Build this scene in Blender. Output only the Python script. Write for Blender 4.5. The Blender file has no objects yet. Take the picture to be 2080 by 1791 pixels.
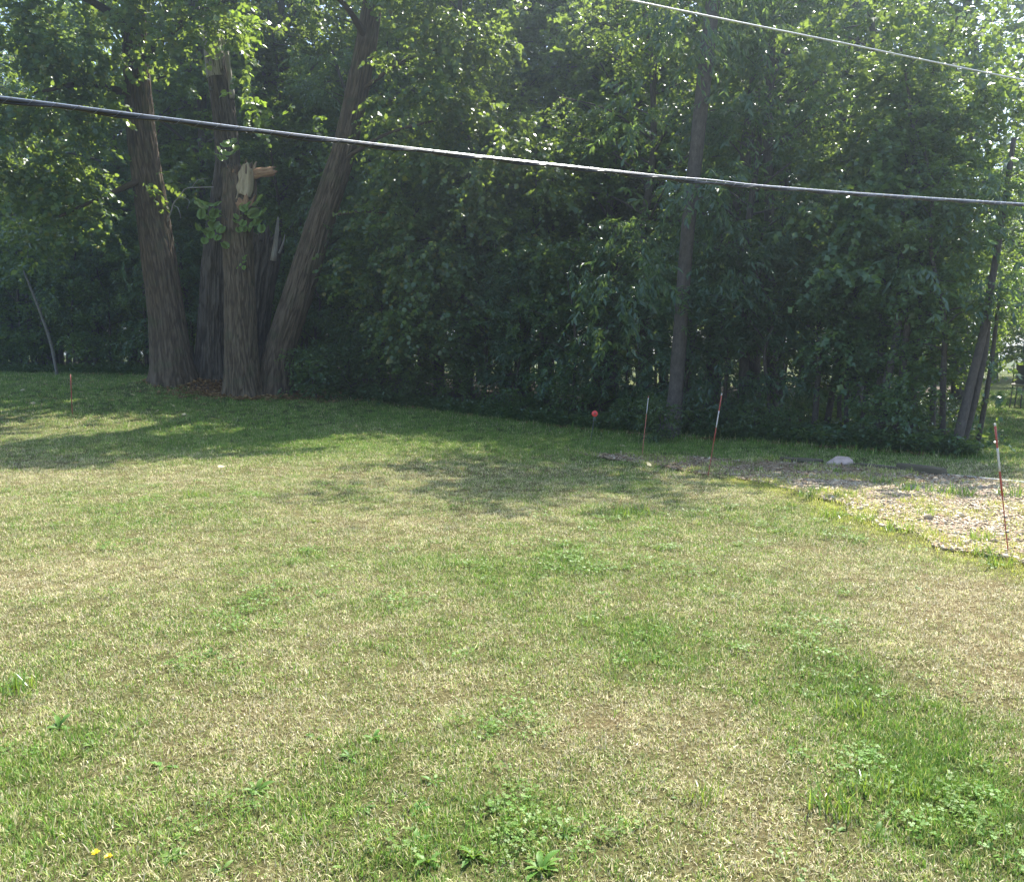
import bpy, math, random
import numpy as np

# ------------------------------------------------------------------ camera, sky, sun, exposure
SRC_W, SRC_H, FPX = 2080.0, 1791.0, 1742.0
CAM_Z = 1.9
PITCH = math.radians(5.9)
SUN_AZ = math.radians(30.0)      # to the right of the viewing direction (+Y)
SUN_EL = math.radians(54.5)

scene = bpy.context.scene
col = scene.collection
R = math.radians
rng = np.random.RandomState(7)
random.seed(7)

cam_data = bpy.data.cameras.new('camera')
cam = bpy.data.objects.new('camera', cam_data)
col.objects.link(cam)
cam.location = (0, 0, CAM_Z)
cam.rotation_euler = (math.pi / 2 - PITCH, 0, 0)
cam_data.sensor_width = 36.0
cam_data.lens = 36.0 * FPX / SRC_W
cam_data.clip_start = 0.05
cam_data.clip_end = 3000
scene.camera = cam

world = bpy.data.worlds.new('World')
scene.world = world
world.use_nodes = True
wn = world.node_tree
for n in list(wn.nodes): wn.nodes.remove(n)
wo = wn.nodes.new('ShaderNodeOutputWorld')
wb = wn.nodes.new('ShaderNodeBackground')
sk = wn.nodes.new('ShaderNodeTexSky')
sk.sky_type = 'NISHITA'
sk.sun_disc = False
sk.sun_elevation = SUN_EL
sk.sun_rotation = SUN_AZ
sk.altitude = 200
sk.air_density = 1.0
sk.dust_density = 1.6
sk.ozone_density = 1.2
wb.inputs['Strength'].default_value = 0.15
wn.links.new(sk.outputs[0], wb.inputs[0])
wn.links.new(wb.outputs[0], wo.inputs[0])

sd = bpy.data.lights.new('sun', 'SUN')
sd.energy = 5.0
sd.angle = R(0.53)
sd.color = (1.0, 0.95, 0.86)
sun = bpy.data.objects.new('sun', sd)
col.objects.link(sun)
sun.rotation_euler = (-(math.pi / 2 - SUN_EL), 0, -SUN_AZ)
sun.location = (15, 26, 40)

scene.view_settings.view_transform = 'Standard'
scene.view_settings.look = 'None'
scene.view_settings.gamma = 1.0
scene.view_settings.exposure = 1.42
scene.render.engine = 'CYCLES'
cy = scene.cycles
cy.max_bounces = 5
cy.diffuse_bounces = 3
cy.glossy_bounces = 2
cy.transmission_bounces = 2
cy.transparent_max_bounces = 2
cy.use_adaptive_sampling = True
cy.adaptive_threshold = 0.02
cy.volume_bounces = 0
cy.sample_clamp_indirect = 6.0
cy.caustics_reflective = False
cy.caustics_refractive = False
cy.use_denoising = True
try:
    cy.denoiser = 'OPENIMAGEDENOISE'
    cy.denoising_prefilter = 'ACCURATE'
except Exception:
    pass

# ------------------------------------------------------------------ numeric helpers
def sstep(t):
    t = np.clip(t, 0, 1)
    return t * t * (3 - 2 * t)

def _hash(ix, iy, iz, seed):
    h = (ix.astype(np.int64) * 374761393 + iy.astype(np.int64) * 668265263 + iz.astype(np.int64) * 1274126177 + seed * 974711) & 0xffffffff
    h = ((h ^ (h >> 13)) * 1103515245) & 0xffffffff
    h = ((h ^ (h >> 16)) * 2246822519) & 0xffffffff
    h = h ^ (h >> 15)
    return (h & 0xffff) / 32767.5 - 1.0

def vn(x, y, z=0.0, seed=0):
    x, y, z = np.broadcast_arrays(np.asarray(x, float), np.asarray(y, float), np.asarray(z, float))
    xi, yi, zi = np.floor(x), np.floor(y), np.floor(z)
    fx, fy, fz = sstep(x - xi), sstep(y - yi), sstep(z - zi)
    out = 0
    for a in (0, 1):
        for b in (0, 1):
            for c in (0, 1):
                w = (fx if a else 1 - fx) * (fy if b else 1 - fy) * (fz if c else 1 - fz)
                out = out + w * _hash(xi + a, yi + b, zi + c, seed)
    return out

def fbm(x, y, z=0.0, seed=0, oct=3):
    s, a, f = 0, 1.0, 1.0
    for k in range(oct):
        s = s + a * vn(np.asarray(x) * f, np.asarray(y) * f, np.asarray(z) * f, seed + k * 17)
        a *= 0.5; f *= 2.03
    return s / 1.75

CLX, CLY = -8.6, 28.6      # centre of the root mound under the big trees
def hgt(x, y):
    x = np.asarray(x, float); y = np.asarray(y, float)
    h = 0.95 * sstep((y - 15) / 20) * sstep((2 - x) / 15)
    h = h - 0.10 * sstep((y - 11) / 6) * sstep((x + 1) / 5)
    r2 = ((x + 11.1) / 1.9) ** 2 + ((y - 29.3) / 1.6) ** 2
    h = h + 0.30 * np.exp(-r2 * r2)
    h = h + 0.035 * vn(x * 0.35, y * 0.35, 0, 3) * sstep((y - 3) / 6) + 0.012 * vn(x * 1.3, y * 1.3, 0, 4)
    return h

_f = np.array([0, math.cos(PITCH), -math.sin(PITCH)])
_u = np.array([0, math.sin(PITCH), math.cos(PITCH)])
_r = np.array([1.0, 0, 0])
CAM = np.array([0, 0, CAM_Z])
def ray(u, v):
    d = _f + _r * (u - SRC_W / 2) / FPX - _u * (v - SRC_H / 2) / FPX
    return d
def at(u, v, y):
    """the point on the sight line through photo pixel (u, v) that lies y metres ahead"""
    d = ray(u, v)
    return CAM + d * (y / d[1])
def hit(u, v, ymax=150):
    d = ray(u, v); d = d / d[1]
    ys = np.linspace(2, ymax, 6000)
    P = CAM + ys[:, None] * d
    under = P[:, 2] <= hgt(P[:, 0], P[:, 1])
    i = int(np.argmax(under)) if under.any() else len(ys) - 1
    return P[i]

def nrm(v):
    return v / np.maximum(np.linalg.norm(v, axis=-1, keepdims=True), 1e-9)

# ------------------------------------------------------------------ mesh helpers
def make_mesh(name, V, faces, mat=None, smooth=False, attrs=None):
    """faces: list of int arrays (m,k)"""
    me = bpy.data.meshes.new(name)
    V = np.asarray(V, np.float32)
    faces = [np.asarray(f, np.int32) for f in faces if len(f)]
    me.vertices.add(len(V))
    me.vertices.foreach_set('co', V.ravel())
    nl = sum(f.size for f in faces); npoly = sum(len(f) for f in faces)
    me.loops.add(nl); me.polygons.add(npoly)
    me.loops.foreach_set('vertex_index', np.concatenate([f.ravel() for f in faces]))
    starts, s = [], 0
    for f in faces:
        starts.append(s + np.arange(len(f)) * f.shape[1]); s += f.size
    me.polygons.foreach_set('loop_start', np.concatenate(starts).astype(np.int32))
    if smooth:
        me.polygons.foreach_set('use_smooth', np.ones(npoly, bool))
    if attrs:
        for k, a in attrs.items():
            a = np.asarray(a, np.float32)
            if a.ndim == 2:
                at_ = me.attributes.new(k, 'FLOAT_VECTOR', 'POINT'); at_.data.foreach_set('vector', a.ravel())
            else:
                at_ = me.attributes.new(k, 'FLOAT', 'POINT'); at_.data.foreach_set('value', a)
    me.update(calc_edges=True)
    if mat: me.materials.append(mat)
    return me

def link(name, me, parent=None):
    o = bpy.data.objects.new(name, me)
    col.objects.link(o)
    if parent is not None: o.parent = parent
    return o

def thing(name, label, cat, loc=(0, 0, 0), rz=0, group=None):
    o = bpy.data.objects.new(name, None)
    o.empty_display_size = 0.2
    col.objects.link(o)
    o.location = tuple(float(c) for c in loc); o.rotation_euler = (0, 0, rz)
    tag(o, label, cat, group)
    return o

def tag(o, label=None, cat=None, group=None, kind=None):
    if label: o['label'] = label
    if cat: o['category'] = cat
    if group: o['group'] = group
    if kind: o['kind'] = kind
    return o

def merge(parts):
    """parts: list of (V, [faces], {attrs}) -> one"""
    Vs, Fs, As, n = [], {}, {}, 0
    for V, fs, at_ in parts:
        Vs.append(V)
        for f in fs:
            f = np.asarray(f)
            Fs.setdefault(f.shape[1], []).append(f + n)
        for k, a in at_.items(): As.setdefault(k, []).append(a)
        n += len(V)
    return np.concatenate(Vs), [np.concatenate(v) for v in Fs.values()], {k: np.concatenate(a) for k, a in As.items()}

def catmull(P, n):
    P = np.asarray(P, float)
    if len(P) == 2:
        t = np.linspace(0, 1, n)[:, None]
        return P[0] * (1 - t) + P[1] * t
    Q = np.vstack([2 * P[0] - P[1], P, 2 * P[-1] - P[-2]])
    seg = len(P) - 1
    t = np.linspace(0, seg - 1e-6, n)
    i = np.floor(t).astype(int); f = (t - i)[:, None]
    p0, p1, p2, p3 = Q[i], Q[i + 1], Q[i + 2], Q[i + 3]
    return 0.5 * (2 * p1 + (p2 - p0) * f + (2 * p0 - 5 * p1 + 4 * p2 - p3) * f ** 2 + (3 * p1 - p0 - 3 * p2 + p3) * f ** 3)

def tube(path, radii, segs=12, cap=True, ridge=0.0, ridge_f=14.0, flare=0.0, seed=0, jag=None, lump=0.0, flare_off=0.0):
    """swept tube; returns V, faces, attrs (bk = seamless bark coordinates)"""
    P = np.asarray(path, float); n = len(P)
    rad = np.asarray(radii, float) * np.ones(n)
    T = np.gradient(P, axis=0); T = nrm(T)
    ref = np.array([0, -1.0, 0]) if abs(T[0][1]) < 0.9 else np.array([1.0, 0, 0])
    N = np.zeros_like(P); B = np.zeros_like(P)
    a = ref - T[0] * ref.dot(T[0]); a /= np.linalg.norm(a)
    for i in range(n):
        a = a - T[i] * a.dot(T[i]); a /= np.linalg.norm(a)
        N[i] = a; B[i] = np.cross(T[i], a)
    s = np.concatenate([[0], np.cumsum(np.linalg.norm(np.diff(P, axis=0), axis=1))])
    th = np.linspace(0, 2 * math.pi, segs, endpoint=False)
    TH, S = np.meshgrid(th, s)
    RR = rad[:, None] * np.ones_like(TH)
    if flare:
        lob = 0.62 + 0.38 * np.cos(TH * 5 + seed) * np.cos(TH * 2 + seed * 2.3)
        RR = RR * (1 + flare * np.exp(-np.maximum(S - flare_off, 0) / (rad[0] * 0.7)) * lob)
    kx, ky = np.cos(TH) * rad.mean(), np.sin(TH) * rad.mean()
    if ridge:
        tw = 0.10 * S
        kx2, ky2 = np.cos(TH + tw) * rad.mean(), np.sin(TH + tw) * rad.mean()
        rd = np.minimum(np.abs(fbm(kx2 * ridge_f, ky2 * ridge_f, S * ridge_f * .09, seed, 2)) * 4.0, 1.0) ** .8 + .25 * vn(kx2 * ridge_f * 2.5, ky2 * ridge_f * 2.5, S * 9, seed + 40)
        RR = RR + ridge * rd
    if lump:
        RR = RR * (1 + lump * vn(kx * 3, ky * 3, S * 1.1, seed + 5))
    RD = rd if ridge else np.ones_like(TH) * .5
    V = P[:, None, :] + RR[..., None] * (np.cos(TH)[..., None] * N[:, None, :] + np.sin(TH)[..., None] * B[:, None, :])
    if jag is not None:
        j = jag(th)
        w = sstep((s - (s[-1] - jag_len)) / jag_len)
        V = V + (w[:, None] * j[None, :])[..., None] * T[:, None, :]
    bk = np.stack([kx, ky, S], -1)
    V = V.reshape(-1, 3); bk = bk.reshape(-1, 3); RD = RD.ravel()
    i = np.arange(n - 1)[:, None] * segs; jx = np.arange(segs)[None, :]; j2 = (jx + 1) % segs
    quads = np.stack([i + jx, i + j2, i + segs + j2, i + segs + jx], -1).reshape(-1, 4)
    faces = [quads]
    if cap:
        k = len(V)
        top = V[(n - 1) * segs:].mean(0) - T[-1] * (0.25 if jag is not None else 0)
        V = np.vstack([V, P[0], top]); bk = np.vstack([bk, [[0, 0, 0], [0, 0, s[-1]]]]); RD = np.concatenate([RD, [.5, .5]])
        j = np.arange(segs)
        faces.append(np.stack([np.full(segs, k), (j + 1) % segs, j], -1))
        b = (n - 1) * segs
        faces.append(np.stack([np.full(segs, k + 1), b + j, b + (j + 1) % segs], -1))
    return V, faces, {'bk': bk, 'rdg': RD}
jag_len = 0.9

def box(c, s, rot=None):
    c = np.asarray(c, float); s = np.asarray(s, float) / 2
    v = np.array([[x, y, z] for x in (-1, 1) for y in (-1, 1) for z in (-1, 1)], float) * s
    if rot is not None: v = v @ np.asarray(rot).T
    f = np.array([[0, 1, 3, 2], [4, 6, 7, 5], [0, 4, 5, 1], [2, 3, 7, 6], [0, 2, 6, 4], [1, 5, 7, 3]])
    return v + c, [f], {}

# ------------------------------------------------------------------ materials
def mat(name):
    m = bpy.data.materials.new(name)
    m.use_nodes = True
    nt = m.node_tree
    for n in list(nt.nodes): nt.nodes.remove(n)
    return m, nt
def N(nt, t, **kw):
    n = nt.nodes.new('ShaderNode' + t)
    for k, v in kw.items():
        if k in n.inputs: n.inputs[k].default_value = v
        else: setattr(n, k, v)
    return n
def ramp(nt, fac, stops):
    r = nt.nodes.new('ShaderNodeValToRGB')
    e = r.color_ramp.elements
    while len(e) < len(stops): e.new(0.5)
    for el, (p, c) in zip(e, stops):
        el.position = p; el.color = (*c, 1)
    nt.links.new(fac, r.inputs[0])
    return r.outputs[0]
def mix(nt, fac, a, b, mode='MIX'):
    m = nt.nodes.new('ShaderNodeMix'); m.data_type = 'RGBA'; m.blend_type = mode
    for sock, val in ((m.inputs[0], fac), (m.inputs[6], a), (m.inputs[7], b)):
        if hasattr(val, 'links'): nt.links.new(val, sock)
        elif isinstance(val, (int, float)): sock.default_value = val
        else: sock.default_value = (*val, 1)
    return m.outputs[2]
def mth(nt, op, a, b=0.0, clamp=False):
    m = nt.nodes.new('ShaderNodeMath'); m.operation = op; m.use_clamp = clamp
    for i, val in enumerate((a, b)):
        if hasattr(val, 'links'): nt.links.new(val, m.inputs[i])
        else: m.inputs[i].default_value = val
    return m.outputs[0]
def out(nt, sh, disp=None):
    o = nt.nodes.new('ShaderNodeOutputMaterial')
    nt.links.new(sh, o.inputs['Surface'])
def noise(nt, vec, scale, detail=3, rough=0.55):
    n = nt.nodes.new('ShaderNodeTexNoise')
    n.inputs['Scale'].default_value = scale; n.inputs['Detail'].default_value = detail; n.inputs['Roughness'].default_value = rough
    if vec is not None: nt.links.new(vec, n.inputs['Vector'])
    return n.outputs[0]
def mapping(nt, vec, scale):
    m = nt.nodes.new('ShaderNodeMapping'); m.inputs['Scale'].default_value = scale
    nt.links.new(vec, m.inputs['Vector']); return m.outputs[0]
def attr(nt, name, typ='GEOMETRY'):
    a = nt.nodes.new('ShaderNodeAttribute'); a.attribute_name = name; a.attribute_type = typ
    return a

def leaf_mat(name, c_dark, c_mid, c_light, trans=0.45, rough=0.27, tcol=(0.32, 0.44, 0.06), spec=0.65, odd=None):
    m, nt = mat(name)
    g = N(nt, 'NewGeometry'); oi = N(nt, 'ObjectInfo')
    r = g.outputs['Random Per Island']
    c = ramp(nt, r, [(0.0, c_dark), (0.5, c_mid), (0.86, c_light), (1.0, odd or c_light)])
    hs = N(nt, 'HueSaturation')
    nt.links.new(c, hs.inputs['Color'])
    nt.links.new(mth(nt, 'ADD', mth(nt, 'MULTIPLY', oi.outputs['Random'], 0.35), 0.82), hs.inputs['Value'])
    nt.links.new(mth(nt, 'ADD', mth(nt, 'MULTIPLY', oi.outputs['Random'], 0.02), 0.49), hs.inputs['Hue'])
    p = N(nt, 'BsdfPrincipled'); p.inputs['Roughness'].default_value = rough
    p.inputs['Specular IOR Level'].default_value = spec
    nt.links.new(hs.outputs[0], p.inputs['Base Color'])
    t = N(nt, 'BsdfTranslucent')
    tc = mix(nt, r, tuple(k * 0.75 for k in tcol), tcol)
    nt.links.new(tc, t.inputs['Color'])
    ms = N(nt, 'MixShader'); ms.inputs[0].default_value = trans
    nt.links.new(p.outputs[0], ms.inputs[1]); nt.links.new(t.outputs[0], ms.inputs[2])
    out(nt, ms.outputs[0])
    return m

M_LEAF = leaf_mat('basswood_leaf', (0.05, 0.095, 0.045), (0.076, 0.135, 0.06), (0.115, 0.178, 0.07), odd=(0.20, 0.16, 0.03))
M_MAPLE = leaf_mat('maple_leaf', (0.042, 0.09, 0.05), (0.062, 0.127, 0.064), (0.092, 0.162, 0.07))
M_ASH = leaf_mat('ash_leaf', (0.046, 0.097, 0.07), (0.067, 0.132, 0.09), (0.098, 0.165, 0.108), tcol=(0.26, 0.40, 0.07))
M_SHRUB = leaf_mat('shrub_leaf', (0.038, 0.08, 0.042), (0.056, 0.112, 0.055), (0.082, 0.138, 0.06), trans=0.35)
M_SPROUT = leaf_mat('sprout_leaf', (0.17, 0.27, 0.08), (0.21, 0.33, 0.095), (0.27, 0.39, 0.12), trans=0.5, tcol=(0.34, 0.50, 0.05))
M_WEED = leaf_mat('weed_leaf', (0.06, 0.14, 0.022), (0.09, 0.19, 0.03), (0.14, 0.24, 0.05), trans=0.3, tcol=(0.30, 0.46, 0.05), rough=0.5, spec=.3)
M_CLOVER = leaf_mat('clover_leaf', (0.08, 0.17, 0.025), (0.11, 0.21, 0.035), (0.16, 0.26, 0.05), trans=0.3, tcol=(0.30, 0.46, 0.05), rough=0.5, spec=.3)
M_CLUMP = leaf_mat('clump_grass', (0.08, 0.17, 0.02), (0.12, 0.23, 0.03), (0.18, 0.28, 0.05), trans=0.35, tcol=(0.36, 0.5, 0.06))
M_DEADLEAF = leaf_mat('dead_leaf', (0.14, 0.08, 0.035), (0.22, 0.13, 0.06), (0.34, 0.22, 0.10), trans=0.2, tcol=(0.3, 0.15, 0.05), rough=0.6, spec=0.3)
M_PALELEAF = leaf_mat('fallen_leaf', (0.42, 0.33, 0.16), (0.50, 0.42, 0.24), (0.55, 0.50, 0.30), trans=0.2, tcol=(0.4, 0.3, 0.1), rough=0.55, spec=0.3)

def bark_mat(name, dark, mid, light, fx=9.0, fz=1.6, strength=0.8, dist=0.03, moss=0.0, furrow=0.0):
    m, nt = mat(name)
    a = attr(nt, 'bk'); vec = a.outputs['Vector']
    wv = mapping(nt, vec, (fx, fx, fz))
    n1 = noise(nt, wv, 1.6, 5, 0.62)
    n2 = noise(nt, mapping(nt, vec, (fx * 3, fx * 3, fz * 4)), 1.5, 4, 0.6)
    n3 = noise(nt, vec, 0.9, 3)
    f = mth(nt, 'ADD', mth(nt, 'MULTIPLY', n1, 0.72), mth(nt, 'MULTIPLY', n2, 0.28))
    if furrow:
        f = mth(nt, 'ADD', mth(nt, 'MULTIPLY', f, 0.62), mth(nt, 'MULTIPLY', attr(nt, 'rdg').outputs['Fac'], furrow))
    c = ramp(nt, f, [(0.34, dark), (0.52, mid), (0.70, light)])
    c = mix(nt, mth(nt, 'MULTIPLY', n3, 0.6), c, tuple(k * 0.62 for k in mid))
    if moss:
        mk = mth(nt, 'MULTIPLY', ramp_val(nt, noise(nt, vec, 2.2, 4), 0.52, 0.66), moss)
        c = mix(nt, mk, c, (0.055, 0.075, 0.03))
    p = N(nt, 'BsdfPrincipled'); p.inputs['Roughness'].default_value = 0.9
    p.inputs['Specular IOR Level'].default_value = 0.25
    nt.links.new(c, p.inputs['Base Color'])
    b = N(nt, 'Bump'); b.inputs['Strength'].default_value = strength; b.inputs['Distance'].default_value = dist
    nt.links.new(f, b.inputs['Height']); nt.links.new(b.outputs[0], p.inputs['Normal'])
    out(nt, p.outputs[0])
    return m
def ramp_val(nt, v, a, b):
    mr = nt.nodes.new('ShaderNodeMapRange'); mr.clamp = True
    mr.inputs[1].default_value = a; mr.inputs[2].default_value = b
    nt.links.new(v, mr.inputs[0]); return mr.outputs[0]

M_BARK = bark_mat('furrowed_bark', (0.045, 0.030, 0.018), (0.10, 0.073, 0.048), (0.195, 0.15, 0.105), fz=0.9, moss=0.35, furrow=0.29)
M_BARK_FRONT = bark_mat('brown_furrowed_bark', (0.048, 0.032, 0.018), (0.115, 0.084, 0.053), (0.215, 0.165, 0.112), fz=0.9, moss=0.3, furrow=0.29)
M_BARK_OLD = bark_mat('grey_weathered_bark', (0.037, 0.028, 0.02), (0.088, 0.071, 0.055), (0.185, 0.158, 0.13), fx=7, fz=0.8, strength=1.0, dist=0.05, furrow=0.29)
M_BARK_FOREST = bark_mat('forest_bark', (0.05, 0.042, 0.035), (0.105, 0.09, 0.078), (0.17, 0.15, 0.135), fx=14, fz=3)
M_BARK_SMOOTH = bark_mat('smooth_grey_bark', (0.05, 0.041, 0.034), (0.095, 0.08, 0.068), (0.14, 0.12, 0.105), fx=10, fz=5, strength=0.4, dist=0.015)
M_BIRCH = bark_mat('birch_bark', (0.06, 0.052, 0.045), (0.21, 0.195, 0.17), (0.31, 0.295, 0.265), fx=4, fz=30, strength=0.3, dist=0.01)
M_DEADWOOD = bark_mat('bleached_wood', (0.17, 0.15, 0.125), (0.37, 0.34, 0.30), (0.54, 0.51, 0.46), fx=16, fz=1.0, strength=0.6, dist=0.02)
M_TORNWOOD = bark_mat('torn_wood', (0.16, 0.085, 0.045), (0.34, 0.20, 0.11), (0.50, 0.36, 0.22), fx=22, fz=3, strength=0.7, dist=0.02)
M_HEART = bark_mat('dark_heartwood', (0.05, 0.028, 0.018), (0.12, 0.07, 0.045), (0.22, 0.13, 0.08), fx=22, fz=3, strength=0.7, dist=0.02)
M_PALEWOOD = bark_mat('pale_inner_wood', (0.24, 0.18, 0.10), (0.43, 0.35, 0.225), (0.56, 0.475, 0.33), fx=26, fz=1.0, strength=0.6, dist=0.015)

def simple(name, c, rough=0.6, metal=0.0, spec=0.5, vary=0.0, scale=20, bump=0.0):
    m, nt = mat(name)
    p = N(nt, 'BsdfPrincipled'); p.inputs['Roughness'].default_value = rough; p.inputs['Metallic'].default_value = metal
    p.inputs['Specular IOR Level'].default_value = spec
    tc = N(nt, 'TexCoord')
    n = noise(nt, tc.outputs['Object'], scale, 4)
    cc = mix(nt, n, tuple(k * (1 - vary) for k in c), tuple(min(1, k * (1 + vary)) for k in c))
    nt.links.new(cc, p.inputs['Base Color'])
    if bump:
        b = N(nt, 'Bump'); b.inputs['Strength'].default_value = bump; b.inputs['Distance'].default_value = 0.02
        nt.links.new(n, b.inputs['Height']); nt.links.new(b.outputs[0], p.inputs['Normal'])
    out(nt, p.outputs[0]); return m

# lawn soil / thatch: colour comes from the 'green' map stored on the sheet
def lawn_mat():
    m, nt = mat('lawn_thatch')
    g = attr(nt, 'green').outputs['Fac']
    pos = N(nt, 'NewGeometry').outputs['Position']
    n1 = noise(nt, pos, 38, 6, 0.7); n2 = noise(nt, pos, 5, 4); n3 = noise(nt, pos, 140, 3, 0.7)
    dry = ramp(nt, n1, [(0.32, (0.06, 0.045, 0.02)), (0.52, (0.19, 0.15, 0.07)), (0.72, (0.42, 0.36, 0.20))])
    grn = ramp(nt, n1, [(0.32, (0.02, 0.03, 0.008)), (0.52, (0.07, 0.10, 0.022)), (0.72, (0.15, 0.20, 0.05))])
    f = mth(nt, 'ADD', g, mth(nt, 'MULTIPLY', mth(nt, 'SUBTRACT', n2, 0.5), 0.8), True)
    c = mix(nt, f, dry, grn)
    p = N(nt, 'BsdfPrincipled'); p.inputs['Roughness'].default_value = 0.95; p.inputs['Specular IOR Level'].default_value = 0.1
    nt.links.new(c, p.inputs['Base Color'])
    b = N(nt, 'Bump'); b.inputs['Strength'].default_value = 1.0; b.inputs['Distance'].default_value = 0.03
    nt.links.new(mth(nt, 'ADD', n1, mth(nt, 'MULTIPLY', n3, 0.5)), b.inputs['Height']); nt.links.new(b.outputs[0], p.inputs['Normal'])
    out(nt, p.outputs[0]); return m
M_LAWN = lawn_mat()

def blade_mat():
    m, nt = mat('grass_blade')
    g = attr(nt, 'green', 'INSTANCER').outputs['Fac']
    yl = attr(nt, 'yellow', 'INSTANCER').outputs['Fac']
    r = N(nt, 'NewGeometry').outputs['Random Per Island']
    o = N(nt, 'ObjectInfo').outputs['Random']
    rr = mth(nt, 'FRACT', mth(nt, 'ADD', r, mth(nt, 'MULTIPLY', o, 7.31)))
    f = mth(nt, 'ADD', g, mth(nt, 'MULTIPLY', mth(nt, 'SUBTRACT', rr, 0.5), 1.1))
    c = ramp(nt, f, [(0.10, (0.68, 0.60, 0.38)), (0.32, (0.54, 0.49, 0.25)), (0.50, (0.33, 0.37, 0.09)), (0.78, (0.19, 0.31, 0.04)), (1.0, (0.14, 0.27, 0.035))])
    c = mix(nt, yl, c, ramp(nt, rr, [(0.0, (0.62, 0.54, 0.22)), (0.5, (0.50, 0.52, 0.08)), (1.0, (0.34, 0.42, 0.06))]))
    hs = N(nt, 'HueSaturation'); nt.links.new(c, hs.inputs['Color'])
    nt.links.new(mth(nt, 'ADD', mth(nt, 'MULTIPLY', o, 0.7), 0.62), hs.inputs['Value'])
    p = N(nt, 'BsdfPrincipled'); p.inputs['Roughness'].default_value = 0.45; p.inputs['Specular IOR Level'].default_value = 0.4
    nt.links.new(hs.outputs[0], p.inputs['Base Color'])
    t = N(nt, 'BsdfTranslucent'); nt.links.new(hs.outputs[0], t.inputs['Color'])
    ms = N(nt, 'MixShader'); ms.inputs[0].default_value = 0.35
    nt.links.new(p.outputs[0], ms.inputs[1]); nt.links.new(t.outputs[0], ms.inputs[2])
    out(nt, ms.outputs[0]); return m
M_BLADE = blade_mat()

def gravel_mat():
    m, nt = mat('gravel_soil')
    pos = N(nt, 'NewGeometry').outputs['Position']
    v = N(nt, 'TexVoronoi'); v.inputs['Scale'].default_value = 45; nt.links.new(pos, v.inputs['Vector'])
    n2 = noise(nt, pos, 2.2, 4)
    c = mix(nt, n2, (0.20, 0.15, 0.10), (0.42, 0.35, 0.25))
    c = mix(nt, 0.35, c, v.outputs['Color'], 'SOFT_LIGHT')
    p = N(nt, 'BsdfPrincipled'); p.inputs['Roughness'].default_value = 0.95; p.inputs['Specular IOR Level'].default_value = 0.15
    nt.links.new(c, p.inputs['Base Color'])
    b = N(nt, 'Bump'); b.inputs['Strength'].default_value = 0.9; b.inputs['Distance'].default_value = 0.02
    nt.links.new(v.outputs['Distance'], b.inputs['Height']); nt.links.new(b.outputs[0], p.inputs['Normal'])
    out(nt, p.outputs[0]); return m
M_GRAVEL = gravel_mat()
def island_mat(name, stops, rough=0.85):
    m, nt = mat(name)
    r = N(nt, 'ObjectInfo').outputs['Random']; i = N(nt, 'NewGeometry').outputs['Random Per Island']
    c = ramp(nt, mth(nt, 'FRACT', mth(nt, 'ADD', r, i)), stops)
    p = N(nt, 'BsdfPrincipled'); p.inputs['Roughness'].default_value = rough; p.inputs['Specular IOR Level'].default_value = 0.3
    nt.links.new(c, p.inputs['Base Color']); out(nt, p.outputs[0]); return m
M_STONE = island_mat('gravel_stone', [(0, (0.26, 0.20, 0.13)), (0.4, (0.44, 0.36, 0.25)), (0.75, (0.50, 0.42, 0.29)), (1, (0.64, 0.55, 0.41))])
M_CHIP = island_mat('wood_chip', [(0, (0.13, 0.08, 0.04)), (0.5, (0.28, 0.19, 0.11)), (1, (0.46, 0.35, 0.22))])
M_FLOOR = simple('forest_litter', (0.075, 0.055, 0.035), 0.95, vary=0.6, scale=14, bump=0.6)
M_ROCK = simple('pinkish_boulder', (0.50, 0.38, 0.32), 0.85, vary=0.35, scale=9, bump=0.5)
M_TIMBER = bark_mat('weathered_timber', (0.075, 0.062, 0.04), (0.15, 0.125, 0.085), (0.23, 0.20, 0.145), fx=20, fz=1.2, strength=0.5, dist=0.01)
M_CABLE = simple('black_cable_jacket', (0.018, 0.019, 0.022), 0.32, vary=0.2)
M_STEEL = simple('galvanised_strand', (0.50, 0.52, 0.55), 0.38, metal=0.85, vary=0.15)
M_LASH = simple('dull_lashing_wire', (0.16, 0.165, 0.17), 0.45, metal=0.5, vary=0.2)
M_WIRE = simple('pale_wire_jacket', (0.55, 0.56, 0.57), 0.4, vary=0.1)
M_RED = simple('red_stake_paint', (0.36, 0.075, 0.055), 0.55, vary=0.35)
M_DKRED = simple('dark_red_stake_paint', (0.30, 0.045, 0.035), 0.5, vary=0.2)
M_ORANGE = simple('faded_orange_paint', (0.45, 0.15, 0.10), 0.5, vary=0.15)
M_WHITE = simple('white_reflective_tape', (0.50, 0.48, 0.45), 0.5, vary=0.3)
M_GREEN = simple('dark_green_paint', (0.03, 0.07, 0.035), 0.5)
M_DISC = simple('red_reflector', (0.75, 0.06, 0.05), 0.4)
M_DARKMETAL = simple('dark_rod', (0.08, 0.08, 0.075), 0.5)
M_YELLOW = simple('yellow_petal', (0.80, 0.60, 0.02), 0.5)
M_NET = simple('grey_net', (0.11, 0.115, 0.12), 0.8)
M_EDGING = simple('pale_edging_strip', (0.34, 0.35, 0.33), 0.6, vary=0.15)

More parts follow.
